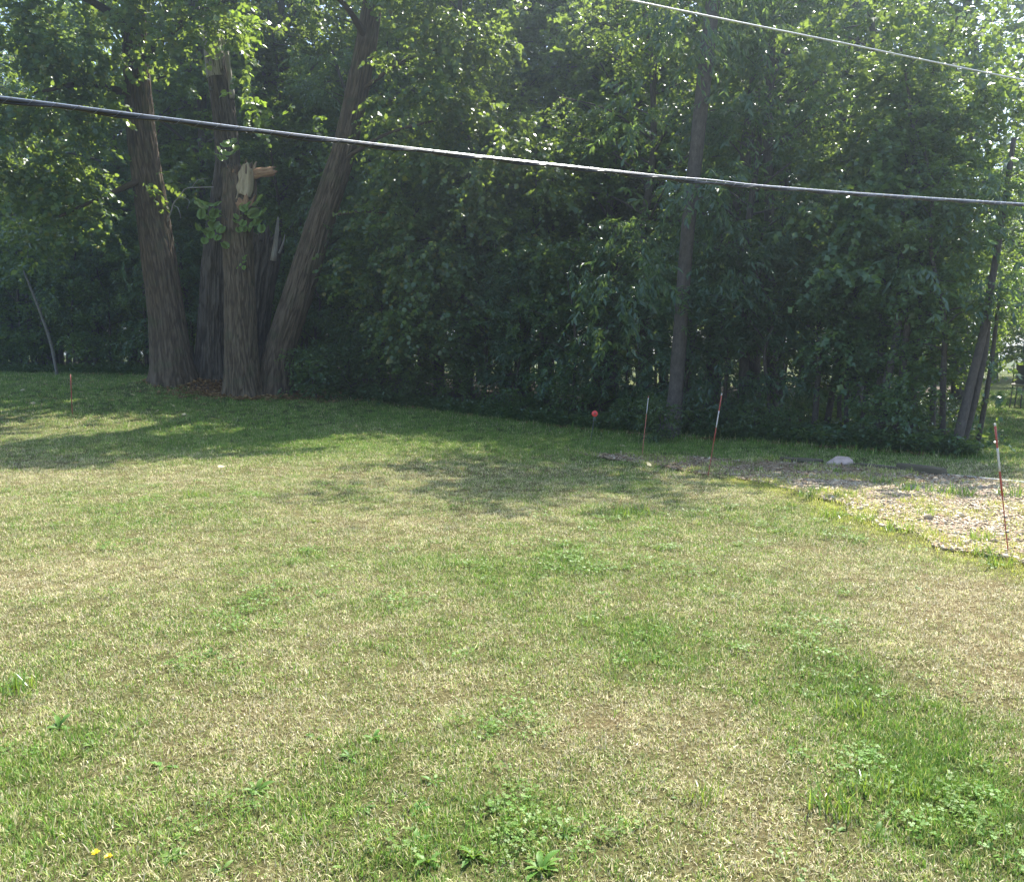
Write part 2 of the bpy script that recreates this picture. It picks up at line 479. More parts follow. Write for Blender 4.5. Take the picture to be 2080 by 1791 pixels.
# ------------------------------------------------------------------ greenness of the lawn (its own colour, dry or watered)
GP = []   # (x, y, rx, ry, amount)
def gpatch(u, v, ru, rv, amt):
    p = hit(u, v); q = hit(u + ru, v); w = hit(u, v - rv)
    GP.append((p[0], p[1], abs(q[0] - p[0]), abs(w[1] - p[1]), amt))
for a in [(1760, 1420, 150, 110, .55), (1880, 1560, 190, 120, .55), (1990, 1680, 200, 130, .5), (1680, 1340, 90, 60, .35),
          (1170, 1270, 170, 50, .4), (1300, 1310, 160, 50, .3), (900, 1720, 260, 90, .55), (700, 1560, 130, 70, .45), (1020, 1620, 120, 60, .35),
          (160, 1500, 120, 90, .35), (60, 1560, 90, 120, .45), (30, 1400, 60, 60, .35), (450, 1320, 140, 60, .3), (400, 1060, 140, 30, .3),
          (560, 1130, 160, 40, .3), (1150, 1150, 220, 40, .3), (860, 1160, 140, 40, .25), (1280, 1044, 60, 14, .5), (250, 1700, 250, 80, .35),
          (1650, 1060, 200, 35, .4), (1200, 1470, 100, 60, -.2), (1350, 1520, 200, 90, -.35), (1560, 1700, 120, 120, -.3),
          (1900, 1260, 260, 60, -.45), (2040, 1330, 160, 60, -.4), (1960, 1200, 200, 40, -.3), (700, 1400, 240, 70, -.25), (130, 1200, 180, 60, -.25),
          (880, 1060, 220, 30, -.2), (500, 1500, 150, 60, -.25), (300, 1430, 180, 60, -.2)]:
    gpatch(*a)
def green(x, y):
    g = 0.385 + 0.20 * fbm(x * 0.55, y * 0.55, 0, 31, 3) + 0.22 * fbm(x * 2.1, y * 2.1, 0, 41, 2)
    for (px, py, rx, ry, am) in GP:
        g = g + .52 * am * np.exp(-((x - px) / rx) ** 2 - ((y - py) / max(ry, .15)) ** 2)
    far = sstep((y - 12.5) / 5.5)
    tgt = 0.80 + 0.15 * fbm(x * 0.5, y * 0.5, 0, 51, 2)
    tgt = tgt - 0.35 * sstep((-x - 6) / 6) * sstep((26 - y) / 8)
    g = g * (1 - far) + tgt * far
    return np.clip(g, 0.0, 1.0)

# ------------------------------------------------------------------ the setting: lawn, forest floor, gravel
def axis(a, b, fine0, fine1, step, grow=1.18):
    xs = list(np.arange(fine0, fine1 + 1e-6, step))
    s = step; x = fine1
    while x < b: s *= grow; x += s; xs.append(min(x, b))
    s = step; x = fine0
    while x > a: s *= grow; x -= s; xs.insert(0, max(x, a))
    return np.array(xs)
X = axis(-400, 400, -14, 12, 0.16); Y = axis(-60, 500, 1.5, 22, 0.16)
XX, YY = np.meshgrid(X, Y)
ZZ = hgt(XX, YY) + 0.012 * fbm(XX * 4, YY * 4, 0, 61, 2)
nx, ny = len(X), len(Y)
ii = (np.arange(ny - 1)[:, None] * nx + np.arange(nx - 1)[None, :]).ravel()
lawn_me = make_mesh('lawn', np.stack([XX, YY, ZZ], -1).reshape(-1, 3), [np.stack([ii, ii + 1, ii + 1 + nx, ii + nx], -1)], M_LAWN, True,
                    {'green': green(XX.ravel(), YY.ravel())})
tag(link('lawn', lawn_me), 'mown lawn of dry straw and green patches sloping to the woods', 'lawn', kind='structure')

# forest edge: x -> depth where the woods begin
EDGE = np.array([(-60, 60), (-40, 47), (-26, 40), (-21, 37.2), (-14, 34.5), (-10, 32.5), (-6, 30.2), (-3.5, 27.0), (-1, 24.2), (1.5, 21.8), (4, 19.8), (6, 17.9), (7.6, 16.6), (8.7, 16.0)])
def edge(x): return np.interp(x, EDGE[:, 0], EDGE[:, 1])

def sheet(name, inside, x0, x1, y0, y1, st, lift, m):
    xs = np.arange(x0, x1 + 1e-6, st); ys = np.arange(y0, y1 + 1e-6, st)
    A, B = np.meshgrid(xs, ys)
    keep = inside(A, B)
    V = np.stack([A, B, hgt(A, B) + lift], -1).reshape(-1, 3)
    w = len(xs)
    i = (np.arange(len(ys) - 1)[:, None] * w + np.arange(w - 1)[None, :])
    k = keep[:-1, :-1] & keep[1:, :-1] & keep[:-1, 1:] & keep[1:, 1:]
    i = i[k]
    q = np.stack([i, i + 1, i + 1 + w, i + w], -1)
    used, inv = np.unique(q, return_inverse=True)
    return make_mesh(name, V[used], [inv.reshape(q.shape)], m, True)
def in_forest(x, y):
    return (y > edge(x) + 0.25 * vn(x * 1.5, y * 1.5, 0, 9)) & (x < 8.7 + 0.52 * (y - 16)) & (y < edge(x) + 34)
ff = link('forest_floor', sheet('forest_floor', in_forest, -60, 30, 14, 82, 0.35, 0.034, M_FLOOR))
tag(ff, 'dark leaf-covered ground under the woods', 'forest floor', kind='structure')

# gravel pad outline in photo pixels, laid onto the ground
pad_px = [(1165, 916), (1235, 921), (1300, 924), (1380, 929), (1470, 934), (1585, 937), (1700, 944), (1800, 953), (1915, 966), (2080, 985), (2260, 1008),
          (2420, 1090), (2300, 1185), (2110, 1172), (1990, 1130), (1880, 1098), (1790, 1072), (1700, 1030), (1610, 998), (1500, 976), (1420, 962), (1340, 950), (1240, 934)]
PAD = np.array([hit(u, v)[:2] for u, v in pad_px])
def inpoly(x, y, P):
    c = np.zeros(np.shape(x), bool); n = len(P); j = n - 1
    for i in range(n):
        xi, yi = P[i]; xj, yj = P[j]
        cond = ((yi > y) != (yj > y)) & (x < (xj - xi) * (y - yi) / (yj - yi + 1e-12) + xi)
        c ^= cond; j = i
    return c
def in_pad(x, y):
    return inpoly(x + 0.22 * vn(x * 1.7, y * 1.7, 0, 12), y + 0.22 * vn(x * 1.7, y * 1.7, 0, 13), PAD)
def in_soil(x, y): return ((x - CLX) / 2.4) ** 2 + ((y - CLY) / 1.55) ** 2 < 1 + 0.4 * vn(x * 2, y * 2, 0, 77)
gp = link('gravel_pad', sheet('gravel_pad', in_pad, 0.5, 12, 6, 20, 0.12, 0.022, M_GRAVEL))
tag(gp, 'old gravel and wood-chip pad with weeds beside the woods', 'gravel pad', kind='structure')

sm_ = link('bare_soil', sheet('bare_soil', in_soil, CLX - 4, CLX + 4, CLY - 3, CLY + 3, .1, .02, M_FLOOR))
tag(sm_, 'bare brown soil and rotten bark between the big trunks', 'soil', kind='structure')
# ------------------------------------------------------------------ scattered ground cover (one object of stuff each)
def template_collection(name, meshes):
    c = bpy.data.collections.new(name)
    for i, me in enumerate(meshes):
        o = bpy.data.objects.new('%s_%02d' % (name, i), me); c.objects.link(o)
    return c
def scatter(name, P, rot, scl, idx, tmpl, attrs, label, cat):
    me = bpy.data.meshes.new(name)
    me.vertices.add(len(P)); me.vertices.foreach_set('co', np.asarray(P, np.float32).ravel())
    a = me.attributes.new('rot', 'FLOAT_VECTOR', 'POINT'); a.data.foreach_set('vector', np.asarray(rot, np.float32).ravel())
    a = me.attributes.new('scl', 'FLOAT', 'POINT'); a.data.foreach_set('value', np.asarray(scl, np.float32))
    a = me.attributes.new('idx', 'INT', 'POINT'); a.data.foreach_set('value', np.asarray(idx, np.int32))
    for k, v in attrs.items():
        a = me.attributes.new(k, 'FLOAT', 'POINT'); a.data.foreach_set('value', np.asarray(v, np.float32))
    o = link(name, me)
    ng = bpy.data.node_groups.new(name + '_scatter', 'GeometryNodeTree')
    ng.interface.new_socket('Geometry', in_out='INPUT', socket_type='NodeSocketGeometry')
    ng.interface.new_socket('Geometry', in_out='OUTPUT', socket_type='NodeSocketGeometry')
    gi = ng.nodes.new('NodeGroupInput'); go = ng.nodes.new('NodeGroupOutput')
    ci = ng.nodes.new('GeometryNodeCollectionInfo'); ci.inputs['Collection'].default_value = tmpl
    ci.inputs['Separate Children'].default_value = True; ci.inputs['Reset Children'].default_value = True
    ip = ng.nodes.new('GeometryNodeInstanceOnPoints'); ip.inputs['Pick Instance'].default_value = True
    def na(nm, t):
        q = ng.nodes.new('GeometryNodeInputNamedAttribute'); q.data_type = t; q.inputs['Name'].default_value = nm
        return next(s for s in q.outputs if s.enabled)
    e2r = ng.nodes.new('FunctionNodeEulerToRotation')
    ng.links.new(na('rot', 'FLOAT_VECTOR'), e2r.inputs[0])
    ng.links.new(gi.outputs[0], ip.inputs['Points'])
    ng.links.new(ci.outputs[0], ip.inputs['Instance'])
    ng.links.new(na('idx', 'INT'), ip.inputs['Instance Index'])
    ng.links.new(e2r.outputs[0], ip.inputs['Rotation'])
    ng.links.new(na('scl', 'FLOAT'), ip.inputs['Scale'])
    ng.links.new(ip.outputs[0], go.inputs[0])
    md = o.modifiers.new('scatter', 'NODES'); md.node_group = ng
    tag(o, label, cat, kind='stuff')
    return o

def blades(n, rad, hmin, hmax, wmin, wmax, lean, curl, seed, nseg=3):
    r = np.random.RandomState(seed)
    parts = []
    for k in range(n):
        a = r.uniform(0, 6.283); q = rad * math.sqrt(r.rand())
        base = np.array([math.cos(a) * q, math.sin(a) * q, -0.004])
        h = r.uniform(hmin, hmax); w = r.uniform(wmin, wmax) / 2
        d = r.uniform(0, 6.283); dirv = np.array([math.cos(d), math.sin(d), 0]); sd_ = np.array([-dirv[1], dirv[0], 0])
        le = abs(r.normal(0, lean)); cu = r.uniform(0, curl)
        p = base.copy(); ang = math.pi / 2 - le
        V = []; seg = h / nseg
        for s in range(nseg + 1):
            ww = w * (1 - (s / nseg) ** 1.6)
            if s < nseg: V += [p - sd_ * ww, p + sd_ * ww]
            else: V += [p]
            p = p + seg * (dirv * math.cos(ang) + np.array([0, 0, math.sin(ang)]))
            ang -= cu / nseg
        V = np.array(V)
        q4 = np.array([[2 * s, 2 * s + 1, 2 * s + 3, 2 * s + 2] for s in range(nseg - 1)])
        t3 = np.array([[2 * nseg - 2, 2 * nseg - 1, 2 * nseg]])
        parts.append((V, [q4, t3], {}))
    return merge(parts)

def wedge_points(y0, y1, dens, margin=2.6):
    """random points in the piece of ground the photograph looks over, plus a margin"""
    hw = lambda y: y * (SRC_W / 2) / FPX * 1.02 + margin
    A = (y1 - y0) * (hw(y0) + hw(y1))
    n = int(A * dens)
    y = rng.uniform(y0, y1, int(n * 1.3)); x = rng.uniform(-1, 1, len(y)) * hw(y1)
    k = np.abs(x) < hw(y)
    return x[k], y[k]
def in_mound(x, y):
    return ((x - CLX) / 2.3) ** 2 + ((y - CLY) / 1.5) ** 2 < 1 + 0.4 * vn(x * 2, y * 2, 0, 77)

gx, gy, gs = [], [], []
for (y0, y1, dens, sc) in [(1.9, 4.5, 760, 1.0), (4.5, 8, 520, 1.08), (8, 13, 300, 1.25), (13, 20, 120, 1.6), (20, 31, 45, 2.2), (31, 44, 16, 3.0)]:
    x, y = wedge_points(y0, y1, dens, 2.2 if y0 < 8 else 1.5)
    gx.append(x); gy.append(y); gs.append(np.full(len(x), sc))
gx = np.concatenate(gx); gy = np.concatenate(gy); gs = np.concatenate(gs)
def seg_dist(x, y, Q):
    best = np.full(np.shape(x), 1e9)
    for (ax_, ay_), (bx_, by_) in zip(Q[:-1], Q[1:]):
        dx, dy = bx_ - ax_, by_ - ay_
        t_ = np.clip(((x - ax_) * dx + (y - ay_) * dy) / (dx * dx + dy * dy), 0, 1)
        best = np.minimum(best, np.hypot(x - ax_ - t_ * dx, y - ay_ - t_ * dy))
    return best
pad = in_pad(gx, gy)
keep = (~in_forest(gx, gy + 0.15)) & (~in_mound(gx, gy)) 
padkeep = (seg_dist(gx, gy, PAD[12:20]) < .45 + .3 * vn(gx * 2.2, gy * 2.2, 0, 25)) & (rng.rand(len(gx)) < .8) | (vn(gx * 1.6, gy * 1.6, 0, 21) + 0.5 * vn(gx * 4, gy * 4, 0, 22) + rng.uniform(-.35, .35, len(gx)) > np.where(gy > 12.3, .16, .02))
keep &= (~pad) | padkeep
keep &= rng.rand(len(gx)) < np.clip(0.62 + 0.6 * green(gx, gy) + 0.3 * vn(gx * 5, gy * 5, 0, 23), 0.3, 1)
gx, gy, gs, pad = gx[keep], gy[keep], gs[keep], pad[keep]
gg = np.clip(green(gx, gy) + rng.normal(0, 0.13, len(gx)), 0, 1)
fr = seg_dist(gx, gy, PAD[12:20])
yel = np.where(pad, np.clip(0.85 + rng.normal(0, .2, len(gx)), 0, 1), 1.0 * np.exp(-(fr / 0.42) ** 2) * (gx > 2.6))
yel = yel * np.where(gy > 13.2, 0.45, 1.0)
ex_ = rng.uniform(-26, 9, 3800); ey_ = edge(ex_) + rng.normal(.05, .28, 3800) + .3 * vn(ex_ * .8, 0, 0, 8)
ok_ = ~in_pad(ex_, ey_) & ~in_mound(ex_, ey_)
ex_, ey_ = ex_[ok_], ey_[ok_]
gx = np.concatenate([gx, ex_]); gy = np.concatenate([gy, ey_]); gs = np.concatenate([gs, rng.uniform(1.8, 4.6, len(ex_))]); pad = np.concatenate([pad, np.zeros(len(ex_), bool)])
gg = np.concatenate([gg, rng.uniform(.55, 1, len(ex_))]); yel = np.concatenate([yel, np.zeros(len(ex_))])
rich = (gg > 0.62)
tm = [blades(24, 0.055, .014, .036, .0028, .0053, .9, 1.6, s) for s in range(6)] + [blades(22, 0.05, .022, .050, .003, .0058, .65, 1.3, s) for s in range(10, 14)]
tm_me = [make_mesh('grass_tuft', *t[:2], M_BLADE) for t in tm]
ti = np.where(rich, rng.randint(6, 10, len(gx)), rng.randint(0, 6, len(gx)))
rot = np.stack([rng.normal(0, .12, len(gx)), rng.normal(0, .12, len(gx)), rng.uniform(0, 6.283, len(gx))], -1)
P = np.stack([gx, gy, hgt(gx, gy) + 0.012 * fbm(gx * 4, gy * 4, 0, 61, 2) + np.where(pad, .012, 0.0)], -1)
scatter('grass', P, rot, gs * rng.uniform(.75, 1.25, len(gx)) * np.where(pad, 1.5, 1), ti, template_collection('grass_tuft', tm_me), {'green': gg, 'yellow': yel},
        'short mown grass, straw-coloured in the dry patches and green elsewhere', 'grass')

# clover and other small broad leaves in the greener patches
def clover(n, rad, s, seed):
    r = np.random.RandomState(seed); parts = []
    for k in range(n):
        a = r.uniform(0, 6.28); q = rad * math.sqrt(r.rand()); z = r.uniform(.015, .045)
        c = np.array([math.cos(a) * q, math.sin(a) * q, z]); a0 = r.uniform(0, 6.28)
        tl = nrm(np.array([r.normal(0, .35), r.normal(0, .35), 1.0]))
        for j in range(3):
            an = a0 + j * 2.094
            ax = np.array([math.cos(an), math.sin(an), 0]); ax = nrm(ax - tl * ax.dot(tl)); bx = np.cross(tl, ax)
            L = s * r.uniform(.7, 1.2)
            V = np.array([c, c + ax * L * .55 + bx * L * .48, c + ax * L, c + ax * L * .55 - bx * L * .48])
            parts.append((V, [np.array([[0, 1, 2, 3]])], {}))
    return merge(parts)
cx, cyy = wedge_points(2.0, 12.5, 60, 1.5)
gval = green(cx, cyy); k = (gval + 0.45 * vn(cx * 2.6, cyy * 2.6, 0, 71) + rng.normal(0, .14, len(cx)) > 0.74) & ~in_pad(cx, cyy)
cx, cyy = cx[k], cyy[k]
cl_me = [make_mesh('clover_patch', *clover(22, .07, .0105, s)[:2], M_CLOVER) for s in range(4)] 
scatter('clover', np.stack([cx, cyy, hgt(cx, cyy)], -1), np.stack([0 * cx, 0 * cx, rng.uniform(0, 6.28, len(cx))], -1), rng.uniform(.7, 1.3, len(cx)) * (1 + cyy * .02), rng.randint(0, 4, len(cx)),
        template_collection('clover_patch', cl_me), {}, 'low clover and small weeds growing among the lawn grass', 'clover')

# stones and chips on the pad
def stone(seed):
    r = np.random.RandomState(seed)
    V, F, _ = box((0, 0, .004), (.03, .024, .014))
    V = V + r.normal(0, .004, V.shape); return V, F
st_me = [make_mesh('stone', *stone(s), M_STONE) for s in range(5)]
ch_me = [make_mesh('chip', box((0, 0, .004), (.07, .018, .006))[0] + np.random.RandomState(s).normal(0, .003, (8, 3)), [box((0, 0, 0), (1, 1, 1))[1][0]], M_CHIP) for s in range(4)]
sx = rng.uniform(0.5, 11.5, 300000); sy = rng.uniform(6.5, 19.5, 300000)
k = in_pad(sx, sy) & (np.abs(sx) < sy * .62 + 1.5)
sx, sy = sx[k], sy[k]
back = sstep((sy - 11.5) / 3) 
chip = rng.rand(len(sx)) < 0.15 + 0.65 * back
k = rng.rand(len(sx)) < np.clip(.75 + .5 * vn(sx * 1.3, sy * 1.3, 0, 81), .2, 1)
sx, sy, chip = sx[k], sy[k], chip[k]
scatter('gravel', np.stack([sx, sy, hgt(sx, sy) + .022], -1), np.stack([rng.normal(0, .25, len(sx)), rng.normal(0, .25, len(sx)), rng.uniform(0, 6.28, len(sx))], -1),
        (rng.gamma(2.2, .45, len(sx)) + .25) * .46, np.where(chip, 5 + rng.randint(0, 4, len(sx)), rng.randint(0, 5, len(sx))), template_collection('stone', st_me + ch_me), {},
        'pale gravel stones and wood chips strewn over the pad', 'gravel')

# ------------------------------------------------------------------ foliage machinery
LEAF = {  # outline x, y, and lift; 6 points, folded along the midrib
    'broad': np.array([(0, 0, 0), (-.42, .30, .07), (-.34, .70, .05), (0, 1, -.06), (.34, .70, .05), (.42, .30, .07)]),
    'maple': np.array([(0, 0, 0), (-.50, .42, .08), (-.22, .62, .02), (0, 1, -.08), (.22, .62, .02), (.50, .42, .08)]),
    'slender': np.array([(0, 0, 0), (-.15, .30, .03), (-.13, .65, .02), (0, 1, -.08), (.13, .65, .02), (.15, .30, .03)]),
}
LQ = np.array([[0, 3, 2, 1], [0, 5, 4, 3]])
def leaves(pos, axis_, up, size, kind):
    """one folded leaf at each position"""
    n = len(pos)
    y = nrm(axis_); z = nrm(up - y * np.sum(up * y, 1, keepdims=True)); x = np.cross(y, z)
    L = LEAF[kind]
    V = pos[:, None, :] + size[:, None, None] * (L[None, :, 0:1] * x[:, None, :] + L[None, :, 1:2] * y[:, None, :] + L[None, :, 2:3] * z[:, None, :])
    F = (np.arange(n)[:, None, None] * 6 + LQ[None]).reshape(-1, 4)
    return V.reshape(-1, 3), F
def sprays(P, D, length, k, size, kind, r, droop=0.35, hang=0.35):
    """k leaves along each twig that starts at P and runs along D"""
    n = len(P); D = nrm(D)
    t = (np.arange(k)[None, :] + r.uniform(.1, .9, (n, k))) / k
    L = (length * r.uniform(.6, 1.3, n))[:, None, None]
    pos = P[:, None, :] + D[:, None, :] * L * t[..., None]
    pos[..., 2] -= droop * L[..., 0] * t ** 2
    side = np.cross(D, np.array([0, 0, 1.0])) + 1e-3; side = nrm(side)
    sg = np.where(np.arange(k) % 2 == 0, 1.0, -1.0)[None, :, None]
    ax = side[:, None, :] * sg * .75 + D[:, None, :] * .55 + r.normal(0, .28, (n, k, 3))
    ax[..., 2] -= hang * r.uniform(.3, 1.6, (n, k))
    up = np.array([0, -.1, 1.0]) + r.normal(0, .58, (n, k, 3))
    sz = size * r.uniform(.55, 1.25, (n, k))
    return leaves(pos.reshape(-1, 3), ax.reshape(-1, 3), up.reshape(-1, 3), sz.ravel(), kind)
def crown_mesh(name, chunks, m):
    Vs, Fs, n = [], [], 0
    for V, F in chunks:
        Vs.append(V); Fs.append(F + n); n += len(V)
    return make_mesh(name, np.concatenate(Vs), [np.concatenate(Fs)], m)

def tree_template(seed, H, r0, cb, cr, kind, m, bark, n_branch, n_spray, size, k=12, top=1.0, lean=0.3, hang=.35, taper=.75):
    """trunk with limbs, and a crown; local coordinates, base at the origin"""
    r = np.random.RandomState(seed)
    a = r.uniform(0, 6.28)
    pts = [np.array([0, 0, -.2])]
    for i in range(1, 6):
        z = H * .95 * i / 5
        pts.append(np.array([math.cos(a) * lean * (i / 5) ** 1.5 + r.normal(0, .06 * i), math.sin(a) * lean * (i / 5) ** 1.5 + r.normal(0, .06 * i), z]))
    n = 26
    path = catmull(pts, n); rr = r0 * (1 - taper * np.linspace(0, 1, n)) 
    parts = [tube(path, rr, 16, True, ridge=r0 * .05, ridge_f=9 / max(r0, .05) * .2, flare=.45, seed=seed, lump=.06)]
    cl = []
    for b in range(n_branch):
        f = (b + r.uniform(.1, .9)) / n_branch
        z = cb + (H * .93 - cb) * f
        base = np.array([np.interp(z, path[:, 2], path[:, 0]), np.interp(z, path[:, 2], path[:, 1]), z])
        an = b * 2.4 + r.uniform(-.5, .5)
        prof = math.sin(math.pi * min(1, .18 + .78 * f)) ** .7
        L = cr * prof * r.uniform(.7, 1.15)
        el = r.uniform(-.05, .55) + .35 * f
        d = np.array([math.cos(an) * math.cos(el), math.sin(an) * math.cos(el), math.sin(el)])
        mid = base + d * L * .5 + np.array([0, 0, L * r.uniform(-.02, .12)])
        end = base + d * L + np.array([0, 0, -L * r.uniform(0, .22)])
        bp = catmull([base, mid, end], 7)
        br = max(.012, np.interp(z, path[:, 2], rr) * .42) * np.linspace(1, .25, 7)
        parts.append(tube(bp, br, 6, False))
        # sub branches that carry sprays
        ns = max(4, int(n_spray / n_branch * (L / cr + .25)))
        nc = 3 + int(L * 1.5)
        tc_ = r.uniform(.28, 1.05, nc)
        cen = np.stack([np.interp(tc_, np.linspace(0, 1, 7), bp[:, i]) for i in range(3)], -1) + r.normal(0, .13 * L + .03, (nc, 3)) * np.array([1, 1, .7])
        cdir = nrm(d[None, :] * .8 + r.normal(0, .5, (nc, 3)))
        w_ = r.gamma(2.0, .5, nc); ci_ = r.choice(nc, ns, p=w_ / w_.sum())
        sg_ = (.10 + .075 * L) * r.uniform(.6, 1.3, nc)[ci_][:, None]
        pos = cen[ci_] + r.normal(0, 1, (ns, 3)) * sg_ * np.array([1.25, 1.25, .5])
        dd = cdir[ci_] + r.normal(0, .45, (ns, 3)); dd[:, 2] -= .2
        cl.append(sprays(pos, dd, .55 if H > 8 else .38, k, size, kind, r, hang=hang))
    V, F, A = merge(parts)
    return make_mesh('trunk', V, F, bark, True, A), crown_mesh('crown', cl, m)

TPL = {
    'maple':  tree_template(101, 15, .20, 3.6, 4.0, 'maple', M_MAPLE, M_BARK_FOREST, 34, 1750, .135),
    'ash':    tree_template(102, 14, .17, 2.6, 3.3, 'slender', M_ASH, M_BARK_FOREST, 30, 1500, .18, k=14, hang=.8),
    'tall':   tree_template(103, 20, .26, 5.0, 4.4, 'broad', M_MAPLE, M_BARK_FOREST, 40, 2200, .15),
    'slim':   tree_template(104, 12, .11, 2.2, 2.3, 'maple', M_MAPLE, M_BARK_SMOOTH, 26, 1000, .122, lean=.9),
    'under':  tree_template(105, 6.2, .06, .7, 2.1, 'maple', M_MAPLE, M_BARK_SMOOTH, 24, 720, .118, k=10),
    'under2': tree_template(106, 5.2, .05, .5, 1.9, 'slender', M_ASH, M_BARK_SMOOTH, 22, 600, .15, k=12, hang=.7),
    'shrub':  tree_template(107, 1.7, .025, .08, 1.0, 'broad', M_SHRUB, M_BARK_SMOOTH, 16, 300, .085, k=9),
    'shrub2': tree_template(108, 1.2, .02, .06, .9, 'maple', M_SHRUB, M_BARK_SMOOTH, 14, 240, .085, k=9),
}
def plant(kind, name, x, y, label, cat, group=None, s=1.0, rz=None, tilt=(0, 0), sz=None):
    t = thing(name, label, cat, (x, y, float(hgt(x, y))), random.uniform(0, 6.28) if rz is None else rz, group)
    t.rotation_euler = (tilt[0], tilt[1], t.rotation_euler[2])
    t.scale = (s, s, sz or s)
    tr, cr = TPL[kind]
    if 'shrub' in name: link('stem', tr, t); link('foliage', cr, t)
    else: link('trunk', tr, t); link('crown', cr, t)
    return t

# ------------------------------------------------------------------ the five big stems on the root mound
def px_path(pts, n):
    """pts: (u, v, depth, width in px) -> path, radii"""
    P = np.array([at(u, v, d) for u, v, d, w in pts]); r = np.array([w * d / FPX / 2 for u, v, d, w in pts])
    if pts[0][1] > 760 and pts[0][3] > 8:
        d0 = nrm(P[0] - P[1]); P = np.vstack([P[0] + d0 * .1 + np.array([0, 0, -.55]), P]); r = np.concatenate([[r[0] * 1.04], r])
    Q = catmull(P, n); t = np.linspace(0, len(P) - 1, n)
    return Q, np.interp(t, np.arange(len(P)), r)
def root(name, label, path):
    b = path[0]
    return thing(name, label, 'tree', (b[0], b[1], float(hgt(b[0], b[1]))))
def local(V, o): return V - np.array(o.location)

def lobes(specs, n_per_m3, size, kind, r, k=12, length=.6, hang=.4):
    """leaf sprays filling overlapping ellipsoids given as (u, v, depth, ru, rv, rd): centre in the photo, radii in px, px, metres"""
    cl = []
    for (u, v, d, ru, rv, rd) in specs:
        c = at(u, v, d); rx, rz = ru * d / FPX, rv * d / FPX
        n = int(n_per_m3 * 4.19 * rx * rz * rd)
        q = nrm(r.normal(0, 1, (n * 3, 3))) * (r.rand(n * 3, 1) ** .45)
        p = c + q * np.array([rx, rd, rz])
        w = fbm(p[:, 0] * .95, p[:, 1] * .95, p[:, 2] * 1.7, 91, 2)
        p, q = p[w > .06][:n], q[w > .06][:n]
        dd = q * np.array([1, 1, .4]) + r.normal(0, .55, q.shape); dd[:, 2] -= .25
        cl.append(sprays(p, dd, length, k, size, kind, r, hang=hang))
    return cl

rt = np.random.RandomState(55)
# 1: left stem, leaning out to the left
pth, rad = px_path([(352, 772, 28.6, 80), (338, 640, 28.6, 66), (322, 520, 28.5, 62), (305, 400, 28.4, 56), (288, 280, 28.2, 50), (278, 150, 28.0, 44), (270, 20, 27.8, 40), (262, -180, 27.4, 34), (270, -420, 27, 22)], 210)
t1 = root('basswood_tree', 'tall furrowed trunk leaning left with dense leaves, leftmost stem on the root mound', pth)
V, F, A = tube(pth, rad, 190, True, flare_off=.65, ridge=.038, ridge_f=20, flare=.36, seed=1, lump=.03)
link('trunk', make_mesh('trunk', local(V, t1), F, M_BARK, True, A), t1)
for (pts) in [[(272, 60, 27.8, 20), (180, 0, 26.5, 14), (60, -40, 25, 8)], [(282, 200, 28.1, 18), (180, 170, 26.6, 12), (70, 190, 25.2, 6)], [(300, 360, 28.3, 14), (210, 400, 27, 9), (120, 440, 26, 5)],
              [(276, 130, 28, 16), (380, 40, 26.6, 11), (480, -10, 25.5, 6)], [(265, -100, 27.6, 18), (150, -200, 25.5, 12), (40, -260, 24, 6)]]:
    p2, r2 = px_path(pts, 14); V, F, A = tube(p2, r2, 10, False)
    link('limb', make_mesh('limb', local(V, t1), F, M_BARK, True, A), t1)
cl = lobes([(60, 120, 25.5, 110, 120, 2.2), (170, 50, 25.8, 110, 80, 2.0), (130, 230, 26.2, 100, 90, 1.6), (50, 330, 26.5, 110, 100, 2.0), (150, 390, 27.0, 90, 90, 1.5), (60, 480, 27.5, 80, 60, 1.5),
            (180, 480, 27.2, 60, 50, 1.2), (330, 60, 25.6, 100, 60, 1.6), (440, 30, 25.6, 80, 60, 1.5), (355, 150, 26.2, 40, 50, .8), (-80, 200, 26, 100, 220, 2.5),
            (490, 110, 26.2, 25, 50, .8), (120, -130, 25, 200, 110, 3), (330, -150, 25.5, 180, 110, 2.4), (230, -330, 26, 240, 110, 2.6)], 11.0, .165, 'broad', rt, k=11)
cl.append(sprays(np.array([at(u, v, 27.6) for u, v in [(300, 370), (320, 350), (345, 352), (360, 362), (335, 372), (300, 385), (385, 368), (410, 362), (290, 370)]]), rt.normal(0, 1, (9, 3)), .7, 12, .2, 'broad', rt))
cm = crown_mesh('crown', cl, M_LEAF); 
vv = np.empty(len(cm.vertices) * 3, np.float32); cm.vertices.foreach_get('co', vv); vv = (vv.reshape(-1, 3) - np.array(t1.location)).astype(np.float32); cm.vertices.foreach_set('co', vv.ravel())
link('crown', cm, t1)
# bare dead twig beside it
tw = [[(340, 450, 28.0, 2.2), (348, 428, 27.9, 2.6), (353, 412, 27.8, 2.6), (366, 398, 27.7, 2.4), (377, 383, 27.6, 2.4), (400, 381, 27.4, 2), (434, 380, 27.2, 1.4)], [(354, 418, 27.8, 2), (362, 424, 27.7, 1.5), (368, 444, 27.7, .9)], [(366, 398, 27.6, 1.6), (384, 408, 27.5, 1), (380, 425, 27.4, .7)], [(390, 381, 27.5, 1.4), (402, 366, 27.4, .9), (424, 362, 27.3, .6)]]
prt = []
for pts in tw:
    p2, r2 = px_path(pts, 12); prt.append(tube(p2, r2, 6, True))
V, F, A = merge(prt); tg = link('dead_twig', make_mesh('dead_twig', local(V, t1), F, M_DEADWOOD, True, A), t1); tg['label'] = 'bare pale dead twig'

